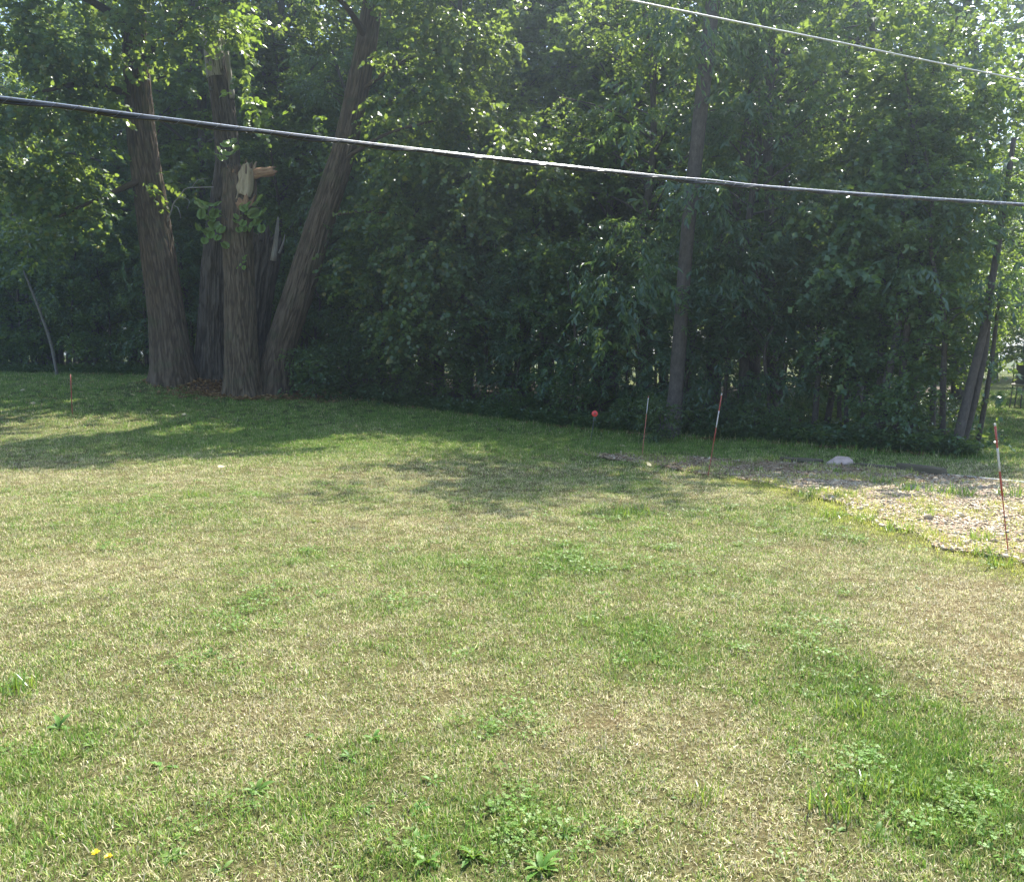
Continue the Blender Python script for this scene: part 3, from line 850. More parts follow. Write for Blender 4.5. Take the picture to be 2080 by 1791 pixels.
# 2: back stem with bleached dead top
pth, rad = px_path([(432, 775, 29.6, 72), (436, 640, 29.6, 58), (441, 520, 29.5, 52), (452, 420, 29.5, 46), (462, 330, 29.4, 42), (456, 240, 29.3, 40), (447, 170, 29.2, 40), (440, 120, 29.2, 38)], 210)
t2 = root('basswood_tree', 'grey trunk behind the snapped one, ending in a bleached dead top', pth)
V, F, A = tube(pth, rad, 190, True, flare_off=.65, ridge=.042, ridge_f=19, flare=.25, seed=2, lump=.03)
link('trunk', make_mesh('trunk', local(V, t2), F, M_BARK_OLD, True, A), t2)
jag_len = 1.2
pth2, rad2 = px_path([(445, 160, 29.2, 43), (438, 110, 29.2, 40), (430, 62, 29.2, 30)], 40)
V, F, A = tube(pth2, rad2, 60, True, ridge=.03, ridge_f=10, seed=3, jag=lambda th: .55 * vn(np.cos(th) * 4, np.sin(th) * 4, 0, 5) + .35 * vn(np.cos(th) * 11, np.sin(th) * 11, 0, 6))
dt = link('bleached_top', make_mesh('bleached_top', local(V, t2), F, M_DEADWOOD, True, A), t2); dt['label'] = 'bleached bare wood at the broken top'
V, F, A = tube(catmull([at(437, 190, 29.2) + np.array([0, -.36, 0]), at(437, 183, 29.2) + np.array([0, -.36, 0])], 5), .045, 14, True)
link('knot_hole', make_mesh('knot_hole', local(V, t2), F, M_DARKMETAL, True, A), t2)
slv = np.array([at(u, v, 29.0) for u, v in [(452, 62), (466, 120), (470, 190), (462, 190), (457, 120)]])
p2, r2 = px_path([(472, 200, 28.95, 9), (462, 120, 28.9, 8), (447, 60, 28.9, 3)], 14); V, F, A = tube(p2, r2, 8, True, ridge=.02, seed=8)
link('loose_bark_strip', make_mesh('loose_bark_strip', local(V, t2), F, M_DEADWOOD, True, A), t2)
cl = lobes([(478, 60, 28.4, 34, 50, .8), (500, 120, 28.5, 22, 22, .5), (440, 25, 28.4, 60, 34, .9), (475, 205, 28.2, 28, 24, .5), (520, 212, 28.1, 40, 24, .6), (570, 222, 28.0, 40, 22, .6), (540, 245, 28.0, 40, 18, .5), (610, 245, 28, 40, 16, .5)], 14, .2, 'broad', rt, k=10)
V = np.concatenate([c[0] for c in cl]); 
cm = crown_mesh('crown', [(c[0] - np.array(t2.location), c[1]) for c in cl], M_SPROUT); link('crown', cm, t2)

# 3: dark broken stump behind, splintered top
jag_len = 1.0
pth, rad = px_path([(500, 790, 29.4, 60), (510, 690, 29.5, 58), (522, 600, 29.6, 60), (536, 520, 29.6, 58), (541, 478, 29.6, 52)], 210)
t3 = root('broken_tree', 'dark ridged stump broken off high between the snapped trunk and right-leaning trunk', pth)
V, F, A = tube(pth, rad, 190, True, flare_off=.65, ridge=.06, ridge_f=11, flare=.2, seed=4, lump=.05, jag=lambda th: .30 * vn(np.cos(th) * 3, np.sin(th) * 3, 0, 15) + .28 * vn(np.cos(th) * 12, np.sin(th) * 12, 0, 16))
link('trunk', make_mesh('trunk', local(V, t3), F, M_BARK_OLD, True, A), t3)
for pts, m_ in [([(555, 530, 29.25, 12), (560, 490, 29.2, 9), (563, 468, 29.2, 8), (565, 441, 29.2, 2)], M_DEADWOOD), ([(567, 515, 29.3, 4), (574, 497, 29.3, 3.5), (579, 476, 29.4, 1)], M_DEADWOOD), ([(530, 490, 29.1, 10), (533, 470, 29.1, 6), (535, 455, 29.1, 2)], M_BARK_OLD)]:
    p2, r2 = px_path(pts, 10); V, F, A = tube(p2, r2, 7, True, ridge=.012, seed=9)
    link('splinter', make_mesh('splinter', local(V, t3), F, m_, True, A), t3)

# 4: right-leaning stem
pth, rad = px_path([(558, 800, 28.3, 66), (566, 725, 28.3, 58), (588, 650, 28.2, 56), (614, 570, 28.1, 55), (645, 470, 28.0, 50), (675, 380, 27.8, 46), (700, 300, 27.6, 43), (722, 200, 27.4, 40), (745, 80, 27.2, 36), (765, -60, 27, 32), (790, -300, 26.5, 22)], 210)
t4 = root('basswood_tree', 'furrowed trunk leaning right across the dark woods, rightmost stem on the root mound', pth)
V, F, A = tube(pth, rad, 190, True, flare_off=.65, ridge=.038, ridge_f=20, flare=.36, seed=5, lump=.03)
link('trunk', make_mesh('trunk', local(V, t4), F, M_BARK, True, A), t4)
for pts in [[(690, 330, 27.7, 9), (780, 275, 26, 7), (900, 240, 24.6, 4)], [(655, 440, 28, 7), (740, 430, 26.6, 5), (850, 440, 25.4, 3)], [(725, 190, 27.4, 9), (830, 120, 26, 6), (960, 80, 24.8, 4)], [(745, 80, 27.2, 16), (700, 10, 25.8, 10), (640, -40, 25, 6)], [(765, -60, 27, 18), (900, -140, 25, 12), (1020, -180, 24, 6)]]:
    p2, r2 = px_path(pts, 14); V, F, A = tube(p2, r2, 10, False)
    link('limb', make_mesh('limb', local(V, t4), F, M_BARK, True, A), t4)
cl = lobes([(860, 200, 25.6, 95, 90, 1.8), (900, 120, 25.2, 110, 110, 1.9), (930, 270, 24.8, 120, 80, 1.6), (1060, 300, 24.4, 90, 70, 1.3), (1110, 380, 24.0, 70, 55, 1.1), (840, 340, 25.8, 100, 80, 1.6), (960, 400, 24.8, 110, 80, 1.5),
            (785, 460, 26.2, 80, 70, 1.4), (880, 500, 25.4, 100, 80, 1.5), (720, 540, 26.4, 55, 50, 1.0), (800, 600, 25.8, 90, 60, 1.3), (1060, 500, 24.6, 80, 80, 1.2), (900, 620, 25, 80, 60, 1.2), (820, 690, 25.2, 70, 45, 1.0),
            (1120, 560, 24.4, 50, 50, .9), (790, 240, 26.4, 42, 50, .9), (745, 390, 26.9, 36, 40, .7), (800, 110, 26.2, 40, 50, .9), (870, 30, 25.6, 90, 70, 1.8), (620, 20, 26, 45, 36, 1.0), (980, 20, 24.8, 110, 80, 2), (850, -130, 25, 220, 100, 2.4), (800, -320, 25.5, 260, 110, 2.8)], 11.0, .148, 'broad', rt, k=11, hang=.6)
cm = crown_mesh('crown', [(c[0] - np.array(t4.location), c[1]) for c in cl], M_LEAF); link('crown', cm, t4)

# 5: the snapped front stem with pale torn wood
D5 = 27.7
pth, rad = px_path([(494, 806, D5, 72), (491, 740, D5, 62), (488, 640, D5, 58), (485, 540, D5, 55), (482, 470, D5, 56), (486, 400, D5, 61), (487, 345, D5, 58)], 210)
t5 = root('snapped_tree', 'broken-off brown trunk with a pale torn patch and large sprout leaves, front of the mound', pth)
jag_len = .7
V, F, A = tube(pth, rad, 190, True, flare_off=.65, ridge=.038, ridge_f=20, flare=.36, seed=6, lump=.03, jag=lambda th: .18 * vn(np.cos(th) * 3, np.sin(th) * 3, 0, 25) + .2 * vn(np.cos(th) * 12, np.sin(th) * 12, 0, 26))
link('trunk', make_mesh('trunk', local(V, t5), F, M_BARK_FRONT, True, A), t5)
# pale panel: a curved slab of bared wood standing proud of the trunk
def panel(u0, u1, v0, v1, depth, bulge, thick, seed, nu=16, nv=26):
    a, b = np.meshgrid(np.linspace(0, 1, nu), np.linspace(0, 1, nv))
    P = np.zeros(a.shape + (3,))
    for i in range(nv):
        for j in range(nu):
            e0 = 4 * vn(b[i, j] * 5, 0, 0, seed); e1 = 4 * vn(b[i, j] * 5, 9, 0, seed)
            sk_ = (b[i, j] - .5) * -7
            uu = (u0 + e0 + sk_) * (1 - a[i, j]) + (u1 + e1 + sk_) * a[i, j]
            top = v0 + 9 * vn(a[i, j] * 7, 3, 0, seed); bot = v1 + 12 * vn(a[i, j] * 4, 5, 0, seed)
            vv_ = top * (1 - b[i, j]) + bot * b[i, j]
            rr_ = bulge; xo = (uu - 486.5) * D5 / FPX
            P[i, j] = at(uu, vv_, depth - math.sqrt(max(rr_ * rr_ - xo * xo, .02)) + .035 * vn(a[i, j] * 11, b[i, j] * 1.2, 0, seed + 1))
    front = P.reshape(-1, 3); back_ = front + np.array([0, thick, 0])
    k_ = (np.arange(nv - 1)[:, None] * nu + np.arange(nu - 1)[None, :]).ravel()
    q = np.stack([k_, k_ + nu, k_ + nu + 1, k_ + 1], -1); n_ = len(front)
    loop = list(range(nu)) + [i * nu + nu - 1 for i in range(1, nv)] + [(nv - 1) * nu + j for j in range(nu - 2, -1, -1)] + [i * nu for i in range(nv - 2, 0, -1)]
    lp = np.array(loop); l2 = np.roll(lp, -1)
    rim = np.stack([lp, l2, l2 + n_, lp + n_], -1)
    V_ = np.concatenate([front, back_])
    bk = np.stack([V_[:, 0], V_[:, 1], V_[:, 2]], -1)
    return V_, [np.concatenate([q, q[:, ::-1] + n_, rim])], {'bk': bk, 'rdg': np.full(len(V_), .5)}
V, F, A = panel(483, 515, 336, 403, D5 - .01, .535, .12, 3)
ew = link('exposed_wood', make_mesh('exposed_wood', local(V, t5), F, M_PALEWOOD, False, A), t5); ew['label'] = 'pale torn inner wood'
V, F, A = panel(480, 513, 399, 421, D5 - .01, .545, .12, 6, 16, 8)
tb = link('torn_bark', make_mesh('torn_bark', local(V, t5), F, M_TORNWOOD, True, A), t5); tb['label'] = 'reddish torn bark'
p2, r2 = px_path([(506, 356, D5 - .1, 22), (524, 352, D5 - .15, 17), (542, 350, D5 - .2, 15), (557, 348, D5 - .2, 14)], 24)
jag_len = .35
V, F, A = tube(p2, r2, 26, True, ridge=.03, ridge_f=16, seed=12, jag=lambda th: .16 * vn(np.cos(th) * 6, np.sin(th) * 6, 0, 35))
bl = link('broken_limb', make_mesh('broken_limb', local(V, t5), F, M_TORNWOOD, True, A), t5); bl['label'] = 'snapped limb stub of torn orange wood'
rs = np.random.RandomState(4)
for i in range(30):
    u = 462 + i * 1.75 + rs.normal(0, 1.5); hgt_ = rs.uniform(6, 26) * (1.0 if 12 < i < 28 else .6); xo_ = (u - 487) * D5 / FPX; d_ = D5 - math.sqrt(max(.26 - xo_ * xo_, .01)) + rs.choice([0, 0, .3, .6]) + rs.uniform(-.03, .06)
    p2, r2 = px_path([(u, 350 + rs.uniform(0, 8), d_, rs.uniform(2.5, 5)), (u + rs.normal(0, 1.2), 348 - hgt_ * .5, d_, rs.uniform(2, 3.5)), (u + rs.normal(0, 3), 348 - hgt_, d_ + rs.normal(0, .06), .4)], 6)
    V, F, A = tube(p2, r2, 5, True); link('splinter', make_mesh('splinter', local(V, t5), F, (M_TORNWOOD, M_BARK, M_HEART)[i % 3], False, A), t5)
# sprouts with big leaves
def big_leaf_mesh(seed):
    r = np.random.RandomState(seed)
    ang = np.linspace(0, math.pi, 9)
    half = [(0, 0)] + [(.47 * math.sin(a_) ** .75 * (1 + r.normal(0, .04)), .47 - .53 * math.cos(a_) - (.12 if a_ < .6 else 0)) for a_ in ang[1:-1]] + [(0, 1.05)]
    ctr = [(0, t_) for t_ in np.linspace(.0, 1.05, len(half))]
    V, F = [], []
    n_ = len(half)
    for (x, y) in ctr: V.append((0, y, -.10 * y * y))
    for sgn in (-1, 1):
        o_ = len(V)
        for (x, y) in half[1:-1]: V.append((sgn * x, y, .10 * abs(x) - .12 * y * y + r.normal(0, .012)))
        for i in range(n_ - 1):
            a0 = i; a1 = i + 1
            b0 = o_ + i - 1; b1 = o_ + i
            if i == 0: F.append((a0, a1, b1))
            elif i == n_ - 2: F.append((a0, a1, b0))
            else: F.append((a0, a1, b1)); F.append((a0, b1, b0))
    return make_mesh('leaf', np.array(V), [np.array(F)], M_SPROUT, True)
BIG = [big_leaf_mesh(s) for s in range(3)]
def sprout(stem_pts, leaf_px, seed):
    r = np.random.RandomState(seed)
    p2, r2 = px_path(stem_pts, 10); V, F, A = tube(p2, r2, 6, True)
    sp = link('sprout', make_mesh('sprout', local(V, t5), F, M_BARK_SMOOTH, True, A), t5)
    more_ = [(u + r.normal(0, 9), v + r.normal(0, 8), s * .8, rz + r.normal(0, .5)) for (u, v, s, rz) in leaf_px if r.rand() < .8]
    for (u, v, s, rz) in list(leaf_px) + more_:
        s = s * r.uniform(.6, .95)
        o = link('leaf', BIG[r.randint(3)], sp)
        o.location = tuple(at(u, v, D5 - .6 + r.normal(0, .16)) - np.array(t5.location))
        o.rotation_euler = (r.uniform(-1.15, -.2), r.normal(0, .45), R(180) + rz)
        o.scale = (s * D5 / FPX,) * 3
sprout([(478, 470, D5 - .3, 4), (455, 440, D5 - .5, 3), (425, 425, D5 - .55, 2)],
       [(405, 410, 26, .8), (425, 412, 30, .3), (445, 410, 26, -.2), (415, 428, 24, 1.0), (437, 425, 28, .1), (452, 430, 20, -.4), (400, 455, 24, 1.1), (415, 465, 30, .7), (438, 450, 30, .2), (452, 462, 24, -.2), (425, 478, 22, .4), (445, 478, 26, 0), (458, 490, 22, -.1), (432, 440, 24, .5)], 1)
sprout([(490, 440, D5 - .4, 4), (510, 420, D5 - .55, 3), (530, 425, D5 - .6, 2)],
       [(492, 418, 24, .3), (508, 410, 22, -.6), (526, 408, 22, -1.0), (512, 426, 26, -.2), (526, 428, 32, -.4), (540, 428, 26, -.5), (478, 446, 22, .6), (496, 448, 22, .1), (512, 450, 24, -.2), (528, 446, 24, -.3), (484, 462, 20, .3), (506, 462, 22, -.1)], 2)
sprout([(476, 352, D5 - .2, 4), (468, 320, D5 - .3, 3), (462, 285, D5 - .3, 2)],
       [(452, 290, 24, .7), (466, 284, 26, .1), (480, 286, 20, -.7), (448, 306, 22, .8), (462, 308, 24, .2), (476, 306, 18, -.3), (456, 322, 20, .5), (444, 318, 16, .9)], 3)
sprout([(496, 540, D5 - .45, 3), (497, 532, D5 - .5, 2)], [(494, 522, 12, .3), (499, 530, 12, -.3), (496, 540, 10, .1), (501, 518, 9, -.5)], 4)

# roots, bark litter on the mound
def litter(seed):
    r = np.random.RandomState(seed); p = r.normal(0, .05, (7, 3)) * np.array([1, 1, .15]) + np.array([0, 0, .015])
    return leaves(p, r.normal(0, 1, (7, 3)) * np.array([1, 1, .25]), np.array([0, 0, 1.0]) + r.normal(0, .5, (7, 3)), r.uniform(.05, .10, 7), 'broad')
lt_me = [make_mesh('litter', v_, [f_], M_DEADLEAF) for v_, f_ in (litter(s) for s in range(4))]
lx = CLX + rng.normal(0, 1.2, 1600); ly = CLY - .5 + rng.normal(0, .75, 1600)
fx_ = rng.uniform(-24, 8, 5000); fy_ = edge(fx_) + rng.uniform(-.1, 3.5, 5000)
lx = np.concatenate([lx, fx_]); ly = np.concatenate([ly, fy_])
scatter('leaf_litter', np.stack([lx, ly, hgt(lx, ly) + .035], -1), np.stack([0 * lx, 0 * lx, rng.uniform(0, 6.28, len(lx))], -1), rng.uniform(.6, 1.3, len(lx)), rng.randint(0, 4, len(lx)), template_collection('litter', lt_me), {},
        'brown dead leaves and bark scraps around the trunk bases', 'leaf litter')

# ------------------------------------------------------------------ the woods
def feature_tree(name, label, stems, bark, crown_specs, m, kind, size, dens, seed, limbs=(), hang=.5):
    p0, _ = px_path(stems[0], 8)
    t = root(name, label, p0)
    for st in stems:
        p2, r2 = px_path(st, 60); V, F, A = tube(p2, r2, 28, True, ridge=.006, ridge_f=22, flare=.35, seed=seed, lump=.05)
        link('trunk', make_mesh('trunk', local(V, t), F, bark, True, A), t)
    for lb in limbs:
        p2, r2 = px_path(lb, 16); V, F, A = tube(p2, r2, 9, True)
        link('limb', make_mesh('limb', local(V, t), F, bark, True, A), t)
    r = np.random.RandomState(seed)
    cl = lobes(crown_specs, dens, size, kind, r, k=12, hang=hang)
    if cl: link('crown', crown_mesh('crown', [(c[0] - np.array(t.location), c[1]) for c in cl], m), t)
    return t

feature_tree('forest_tree', 'slim bare grey-brown trunk at the edge of the woods behind the two thin stakes',
             [[(1362, 893, 19.9, 42), (1372, 800, 19.9, 30), (1384, 640, 20, 27), (1396, 480, 20, 27), (1412, 330, 20, 27), (1428, 180, 20, 28), (1446, 20, 20, 28), (1470, -160, 20, 22), (1500, -420, 20, 12)]], M_BARK_SMOOTH,
             [(1330, 440, 19.2, 90, 80, 1.0), (1460, 400, 19.2, 80, 70, .9), (1300, 560, 19, 80, 80, .9), (1420, 380, 18.8, 60, 50, .7), (1480, 560, 19.4, 70, 70, .8), (1240, 640, 19.4, 80, 90, .9), (1300, 250, 19.6, 90, 90, 1.2), (1510, 250, 20, 90, 70, 1.0),
              (1370, 60, 19.6, 110, 90, 1.5), (1520, 60, 20.4, 90, 80, 1.3), (1480, -120, 20.2, 200, 110, 2.4), (1450, -320, 20.2, 260, 140, 2.8)], M_ASH, 'slender', .20, 8, 201, hang=.9)
feature_tree('forest_tree', 'dark trunk with long bare limbs slanting up to the right through sunlit leaves',
             [[(1572, 900, 23.5, 24), (1566, 600, 23.5, 20), (1562, 420, 23.5, 18), (1560, 290, 23.5, 17), (1566, 120, 23.5, 15), (1580, -80, 23.5, 12)]], M_BARK_FOREST,
             [(1800, 60, 22.4, 120, 90, 1.6), (1900, 200, 21.8, 120, 90, 1.5), (1720, 420, 22.2, 100, 60, 1.1), (1620, -140, 23, 220, 110, 2.6), (1850, -160, 22.6, 200, 110, 2.6)], M_MAPLE, 'maple', .16, 6, 202,
             limbs=[[(1562, 305, 23.4, 13), (1640, 256, 23, 10), (1715, 214, 22.6, 7), (1790, 170, 22.4, 4)], [(1562, 300, 23.4, 10), (1640, 268, 22.9, 8), (1730, 238, 22.5, 5)], [(1566, 130, 23.4, 11), (1655, 78, 23, 9), (1740, 6, 22.6, 7), (1800, -60, 22.4, 5)], [(1570, 225, 23.4, 9), (1640, 180, 23, 7), (1725, 98, 22.8, 5), (1770, 40, 22.6, 3)]])
feature_tree('forest_tree', 'leaning double trunk at the right end of the woods next to the gap',
             [[(1930, 955, 16.6, 24), (1948, 880, 16.6, 19), (1972, 780, 16.7, 16), (1994, 690, 16.7, 14), (2008, 610, 16.8, 13), (2030, 480, 17, 11), (2060, 280, 17, 8)],
              [(1940, 950, 16.8, 15), (1968, 860, 16.8, 12), (1990, 770, 16.8, 11), (2004, 690, 16.9, 10), (2010, 560, 17, 8)]], M_BARK_SMOOTH,
             [(1990, 560, 16.6, 120, 60, .9), (2060, 480, 16.8, 110, 80, 1.0), (1880, 520, 16.4, 90, 50, .8), (2060, 620, 16.8, 60, 40, .6), (1960, 400, 16.8, 130, 70, 1.0), (2080, 330, 17, 130, 90, 1.2), (1930, 640, 16.3, 60, 40, .5)], M_ASH, 'slender', .17, 10, 203, hang=.6)
feature_tree('forest_tree', 'thin upright trunk beside the leaning double trunk, nearest the sunlit gap',
             [[(1976, 965, 17.2, 11), (1990, 880, 17.2, 9), (2004, 800, 17.2, 8), (2016, 720, 17.2, 7), (2030, 600, 17.2, 6)]], M_BARK_SMOOTH,
             [(2010, 860, 17, 40, 34, .45), (2030, 800, 17.1, 40, 40, .5), (2040, 720, 17.2, 46, 40, .5), (1990, 925, 16.9, 34, 22, .4), (2056, 650, 17.4, 50, 50, .6)], M_MAPLE, 'maple', .12, 26, 204)
feature_tree('forest_tree', 'straight dark trunk rising behind the pale boulder',
             [[(1786, 950, 17.6, 21), (1790, 880, 17.6, 17), (1800, 780, 17.7, 15), (1822, 680, 17.8, 14), (1828, 560, 17.9, 12), (1836, 380, 18, 9)]], M_BARK_FOREST,
             [(1800, 480, 17.3, 130, 60, .9), (1720, 560, 17.2, 80, 50, .7), (1850, 600, 17.2, 90, 50, .7), (1760, 680, 17.4, 90, 50, .6), (1840, 380, 17.6, 130, 70, 1.0), (1700, 400, 17.6, 100, 60, .9), (1780, 230, 17.8, 130, 80, 1.2), (1900, 130, 18, 140, 90, 1.3), (1740, 70, 18.2, 130, 80, 1.2), (2030, 200, 17.6, 120, 90, 1.2), (1900, -40, 18.2, 180, 90, 1.4)], M_MAPLE, 'maple', .15, 10, 205)
feature_tree('forest_tree', 'thick dark trunk leaning in the shade right of the slim grey-brown trunk',
             [[(1440, 900, 24.5, 34), (1452, 720, 24.5, 30), (1472, 520, 24.5, 28), (1500, 390, 24.5, 26), (1524, 250, 24.5, 24), (1545, 60, 24.5, 22), (1560, -120, 24.5, 18)]], M_BARK_FOREST,
             [(1440, 120, 24, 120, 100, 1.8), (1560, 0, 24.2, 140, 100, 2.0), (1560, -240, 24.4, 260, 120, 3)], M_MAPLE, 'maple', .16, 6, 206)
feature_tree('birch_tree', 'thin leaning pale birch stem at the left edge of the woods',
             [[(118, 772, 35.5, 6), (104, 700, 35.5, 5.5), (80, 630, 35.4, 5), (60, 580, 35.3, 4.5), (48, 550, 35.2, 3)]], M_BIRCH,
             [(60, 545, 35, 60, 26, 1.0), (30, 480, 35, 60, 40, 1.2), (95, 600, 34.8, 40, 24, .8), (130, 690, 34.8, 40, 24, .6)], M_MAPLE, 'maple', .15, 9, 207)

MARKS = [(100, 'pale birch stem'), (345, 'left-leaning big trunk'), (575, 'right-leaning big trunk'), (1204, 'red reflector disc'), (1310, 'faded orange stake'), (1452, 'leaning red and white stake'), (1704, 'pale boulder'), (1870, 'thick rounded timber'), (1950, 'leaning double trunk')]
ORD = ['first', 'second', 'third', 'fourth', 'fifth', 'sixth', 'seventh', 'eighth', 'ninth', 'tenth', 'eleventh', 'twelfth', 'thirteenth', 'fourteenth', 'fifteenth', 'sixteenth']
def landmark_labels(objs, phrase, off_phrase):
    """name each one by its place in the row next to the nearest landmark"""
    slots = {}
    for o in objs:
        u = SRC_W / 2 + FPX * o.location.x / o.location.y
        if u < -60: o['label'] = off_phrase; continue
        mu, nm = min(MARKS, key=lambda m_: abs(m_[0] - u))
        slots.setdefault((nm, 'left' if u < mu else 'right'), []).append((abs(u - mu), o))
    for (nm, side), lst in slots.items():
        for i_, (_, o) in enumerate(sorted(lst, key=lambda q_: q_[0])):
            o['label'] = '%s, %s to the %s of the %s' % (phrase, ORD[i_], side, nm)
def place_px(u, y):
    return ((u - SRC_W / 2) / FPX * y, y)
# understorey along the edge: (pixel column, metres behind the edge, kind, scale)
rf = np.random.RandomState(303)
under = []
for u in list(np.arange(-330, 1150, 62)) + list(np.arange(1150, 1960, 84)):
    y0 = None
    for y in np.linspace(12, 60, 400):
        x = (u - SRC_W / 2) / FPX * y
        if y > edge(x): y0 = y; break
    if y0 is None: continue
    y = y0 + rf.uniform(.9, 2.2); x, y = place_px(u + rf.uniform(-18, 18), y)
    if 420 < u < 640: y += 1.2
    if 1630 < u < 1935: continue
    under.append((x, y))
UND, SLN, SHR = [], [], []
for i, (x, y) in enumerate(under):
    k = ['under', 'under2', 'under', 'slim'][rf.randint(4)] if x < -2 else ['under2', 'under', 'under2'][rf.randint(3)]
    s = rf.uniform(.85, 1.2) * (1.0 if x < 0 else .95)
    if k == 'slim': s *= .62
    UND.append(plant(k, 'understorey_tree', x, y, 'small leafy understorey tree in the curtain of leaves along the edge of the woods', 'tree', 'understorey trees along the woods edge', s))
for row, (off, kinds, step, smin, smax) in enumerate([(3.4, ['slim', 'ash', 'slim', 'maple'], 2.3, .72, .95), (6.6, ['maple', 'ash', 'slim', 'tall'], 2.9, .85, 1.08), (10.5, ['tall', 'maple', 'ash', 'slim'], 3.4, .9, 1.15), (14.0, ['under', 'under2', 'slim'], 2.6, .9, 1.2), (16.5, ['tall', 'maple'], 3.4, .95, 1.2), (23, ['tall', 'maple'], 3.8, .95, 1.2), (26, ['under', 'under2'], 2.4, .9, 1.25), (31, ['under', 'under'], 2.2, 1.3, 1.6)]):
    x = -34.0 - off * .9
    while x < 22:
        px = x + rf.normal(0, .5); py = float(edge(min(px, 8.7))) + off + rf.normal(0, .8)
        x += step * rf.uniform(.8, 1.25) * (1.15 if x > 1 and kinds[0] != 'under' else (.9 if x > -4 else .8))
        lim = 8.6 + .50 * (py - 16) - 1.6
        if px > lim or px / py < -.86: continue
        if kinds[0] == 'under' and px / py > .34 and rf.rand() < .75: continue
        k = kinds[rf.randint(len(kinds))]; s = rf.uniform(smin, smax)
        if px > 3 and row == 0: s *= .85
        if -4 < px < 4 and row < 3: s *= .86
        lab = ['slender forest tree standing just behind the leafy edge of the woods', 'forest tree in the middle of the shaded woods', 'tall forest tree deep inside the shaded woods', 'tall forest tree deep inside the shaded woods', 'tall forest tree deep inside the shaded woods', 'tall forest tree deep inside the shaded woods', 'young leafy tree far back between the tall trunks of the woods'][min(row, 2) if kinds[0] != 'under' else 6]
        pt_ = plant(k, 'forest_tree', px, py, lab, 'tree', ['slender trees behind the woods edge', 'trees in the middle of the woods', 'trees deep in the woods', 'trees deep in the woods', 'young trees far back in the woods'][min(row, 2) if kinds[0] != 'under' else 4], s, tilt=(rf.normal(0, .03), rf.normal(0, .03)))
        if row == 0: SLN.append(pt_)

plant('maple', 'forest_tree', 14.7, 21.6, 'small leafy tree at the right border of the view beyond the gap', 'tree', None, .64, rz=1.0)
for (x_, y_, s_) in [(-13, 37.5, 1.05), (-9.8, 38, 1.1), (-16.5, 40, 1.1), (-11.5, 43, 1.2), (-5, 41, 1.15)]:
    plant('tall', 'forest_tree', x_, y_, 'tall forest tree in the woods right behind the five big stems', 'tree', 'tall trees behind the big stems', s_)
for (x_, y_, s_, l_) in [(4, 34.5, 1.12, None), (7.5, 36.5, 1.15, None), (.5, 38, 1.15, None), (10.2, 33.5, 1.05, None), (16.4, 31.5, 1.0, None), (13, 38, 1.1, None)]:
    plant('tall', 'forest_tree', x_, y_, l_ or 'tall forest tree deep inside the shaded woods', 'tree', None if l_ else 'trees deep in the woods', s_)
plant('tall', 'forest_tree', 18.4, 25.6, 'rounded leafy tree standing beyond the gap at the right border', 'tree', None, .8, rz=.4)
# shrubs at the foot of the woods
for (u, v, s, lab) in [(110, 742, 1.25, 'sunlit leafy shrub below the pale birch stem'), (632, 818, .95, 'leafy green shrub just right of the root mound'), (700, 812, 1.1, 'leafy shrub second to the right of the root mound'), (1345, 905, .55, 'low shrub at the foot of the slim grey-brown trunk')]:
    p = hit(u, v); plant('shrub', 'shrub', p[0], p[1] + .5, lab, 'shrub', None, s)
for i, u in enumerate(np.arange(-120, 1960, 44)):
    if 330 < u < 590 or 1180 < u < 1215: continue
    for y in np.linspace(12, 60, 500):
        x = (u - SRC_W / 2) / FPX * y
        if y > edge(x): break
    y += rf.uniform(.35, .9)
    if rf.rand() < (.25 if u < 1620 else .6): continue
    SHR.append(plant(['shrub', 'shrub2'][rf.randint(2)], 'shrub', x, y, 'low dark shrub', 'shrub', 'shrubs along the foot of the woods', rf.uniform(.4, 1.0) * (1.15 if u < 900 else .8)))
SAP = []
for u in np.arange(1650, 1935, 27):
    for y in np.linspace(12, 60, 500):
        x = (u - SRC_W / 2) / FPX * y
        if y > edge(x): break
    y += rf.uniform(.6, 4.0); x, y = place_px(u + rf.uniform(-9, 9), y)
    SAP.append(plant('slim', 'sapling', x, y, 'sapling', 'sapling', 'thin saplings at the right end of the woods', rf.uniform(.5, .72), tilt=(rf.normal(0, .06), rf.normal(0, .06))))
landmark_labels(SAP, 'thin dark sapling', 'thin sapling')
landmark_labels(UND, 'small understorey tree', 'small understorey tree at the woods edge beyond the left border')
landmark_labels(SLN, 'slender woodland tree', 'slender tree behind the woods edge beyond the left border')
landmark_labels(SHR, 'low woodland shrub', 'low shrub at the foot of the woods beyond the left border')
# low ground plants just inside the edge
def sprig(seed):
    r = np.random.RandomState(seed); n_ = 9
    p = np.zeros((n_, 3)); p[:, 2] = r.uniform(.0, .12, n_)
    d = r.normal(0, .55, (n_, 3)); d[:, 2] = 1
    return sprays(p, d, .33, 6, .065, 'broad', r, droop=.3)
sp_me = [make_mesh('sprig', v_, [f_], M_SHRUB) for v_, f_ in (sprig(s) for s in range(4))]
ux = rng.uniform(-26, 9, 5200); uy = edge(ux) + np.abs(rng.normal(0, 1.2, 5200)) + .12 * vn(ux * 2, 0, 0, 5)
ux2 = rng.uniform(3, 18, 1300); uy2 = 16 + rng.uniform(1.5, 19, 1300); k2 = uy2 > edge(np.minimum(ux2, 8.7)) + 1.5; ux2, uy2 = ux2[k2], uy2[k2]
near_ = len(ux); ux = np.concatenate([ux, ux2]); uy = np.concatenate([uy, uy2]); us_ = np.concatenate([rng.uniform(.5, 1.35, near_), rng.uniform(.7, 1.7, len(ux2))])
k = in_forest(ux, uy) ; ux, uy, us_ = ux[k], uy[k], us_[k]
